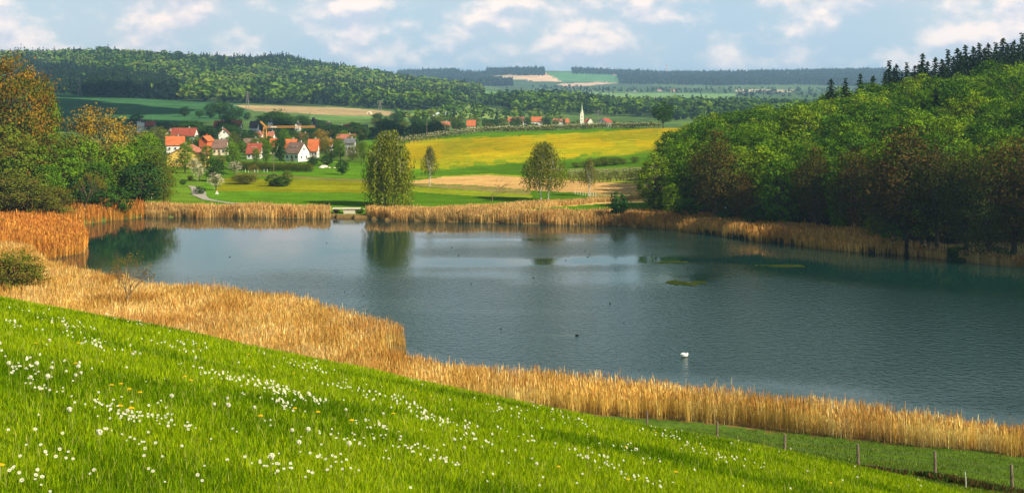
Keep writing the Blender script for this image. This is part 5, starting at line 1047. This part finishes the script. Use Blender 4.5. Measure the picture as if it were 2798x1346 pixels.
m = MB(); m.add([(1.8, -1.9, ew + .02), (6.0, -1.9, ew + .02), (6.0, 8.3, ew + .02), (1.8, 8.3, ew + .02), (6.2, 3, nh * .98), (5.0, 3, nh * .95)], [(0, 1, 4, 5), (1, 2, 4), (2, 3, 5, 4), (3, 0, 5)]); m.build('wing_roof', RO['red'], e)
m = MB(); m.box((xm, -6.05, 1.4), (1.6, .12, 2.6)); m.build('door', WA['wood'], nav)
# greenhouse, hut, masts
bx, by, bz = wp(1205, 1700); e = empty('greenhouse', (bx, by, bz + 1)); M_gl = rough_mat('greenhouse_foil', (.50, .56, .58), .3, .08, .3, .5)
for k in range(4):
    m = MB(); y = k * 8; m.add([(-15 - k * 1, y, 0), (14, y, 0), (14, y + 8, 0), (-15 - k, y + 8, 0), (-15 - k, y, 2.6), (14, y, 2.6), (14, y + 8, 2.6), (-15 - k, y + 8, 2.6), (-15 - k, y + 4, 4.4), (14, y + 4, 4.4)], [(0, 1, 5, 4), (4, 5, 9, 8), (8, 9, 6, 7), (1, 2, 6, 9, 5), (3, 0, 4, 8, 7)]); m.build('bay', M_gl, e)
tag(e, 'long pale greenhouse in the valley above the farmhouse', 'greenhouse')
bx, by, bz = wp(1009, 1750); e = empty('tent', (bx, by, bz)); m = MB(); m.tube([(0, -3, 0), (0, 3, 0)], [(3.2, 3.2), (3.2, 3.2)], 14); m.build('cover', WA['cream'], e); m = MB(); m.box((0, -3.1, .9), (1.8, .1, 1.8)); m.build('opening', WA['wood'], e); tag(e, 'small round pale tunnel tent on the tan field', 'tent')
bx, by, bz = wp(1821, 8500); e = empty('transmission_mast', (bx, by, bz)); zt = zat(177, 8500) - bz; zs = 22
for k, mt in enumerate(['white', 'red', 'white', 'red']): m = MB(); a, b = zs + (zt - zs) * k / 4 - (zs if k == 0 else 0), zs + (zt - zs) * (k + 1) / 4; m.tube([(0, 0, a), (0, 0, b)], 2.2 + (1.0 if k == 2 else 0), 8); m.build('section', WA[mt], e)
m = MB(); m.tube([(0, 0, zt), (0, 0, zt + 18)], .6, 5); m.build('antenna', M_metal, e); tag(e, 'red and white transmission mast on the far horizon', 'mast')
# crane
bx, by, bz = wp(724, 800); e = empty('tower_crane', (bx, by, bz)); tag(e, 'orange yellow tower crane over the village roofs', 'crane'); ht = zat(347, 800) - bz
def lattice(m, a, b, w, n, r=.09):
    a = Vector(a); b = Vector(b); d = (b - a).normalized(); u = d.cross(Vector((0, 1, 0)) if abs(d.y) < .9 else Vector((1, 0, 0))).normalized(); v = d.cross(u)
    cs = [u * w + v * w, u * -w + v * w, u * -w - v * w, u * w - v * w]
    for c in cs: m.tube([a + c, b + c], r, 4)
    for k in range(n):
        p, q = a.lerp(b, k / n), a.lerp(b, (k + 1) / n)
        for i in range(4): m.tube([p + cs[i], q + cs[(i + 1) % 4]], r * .8, 3)
m = MB(); lattice(m, (0, 0, 0), (0, 0, ht), .85, 12, .15); m.build('mast', M_crane, e)
m = MB(); lattice(m, (-.6, 0, ht), (28.5, 0, ht + .1), .42, 30, .12); jb = m.build('jib', M_crane, e); m = MB(); m.box((5, 0, ht - .1), (3.2, .9, .8)); m.build('trolley', M_white, jb)
m = MB(); lattice(m, (.5, 0, ht), (-2.6, 0, ht + 3.2), .3, 6, .12); m.build('counter_jib', M_crane, e); m = MB(); m.box((0, 0, ht - .6), (1.5, 1.5, 1.0)); m.build('slewing_unit', M_crane, e)

# ------------------------------------------------------------------ an unseen cloud over the valley, shaped to cast the shadow on the fields behind the village
import bmesh
b = bmesh.new(); cg = np.random.default_rng(12); alt = 800.0; offx, offy = alt * sunv.x / sunv.z, alt * sunv.y / sunv.z
track = [(-130, 1010, 62, 45), (-215, 1030, 62, 50), (-300, 1090, 70, 60), (-330, 1220, 80, 80), (-420, 1370, 110, 100), (-540, 1480, 110, 110), (-480, 1640, 100, 110), (-600, 1760, 120, 120), (-700, 1900, 120, 130), (-700, 2100, 110, 90), (-60, 1060, 40, 45)]
for (x, y, rx, ry) in track:
    for k in range(3):
        r = bmesh.ops.create_icosphere(b, subdivisions=3, radius=1.0); jx, jy = cg.normal() * rx * .3, cg.normal() * ry * .3
        for v in r['verts']:
            d_ = v.co.normalized(); q = .72 + .55 * float(fbm(np.array([d_.x * 1.8 + x * .1]), np.array([d_.y * 1.8 + d_.z * 1.5 + k]), 7, 3)[0]); v.co = Vector((x + offx + jx + d_.x * rx * q * .8, y + offy + jy + d_.y * ry * q * .8, alt + d_.z * 38 * q))
me = bpy.data.meshes.new('cloud'); b.to_mesh(me); b.free(); me.polygons.foreach_set('use_smooth', np.ones(len(me.polygons), bool)); me.materials.append(rough_mat('cloud_vapour', (.85, .85, .87), 1, .02, .01, 0))
tag(obj('cloud', me), kind='structure')
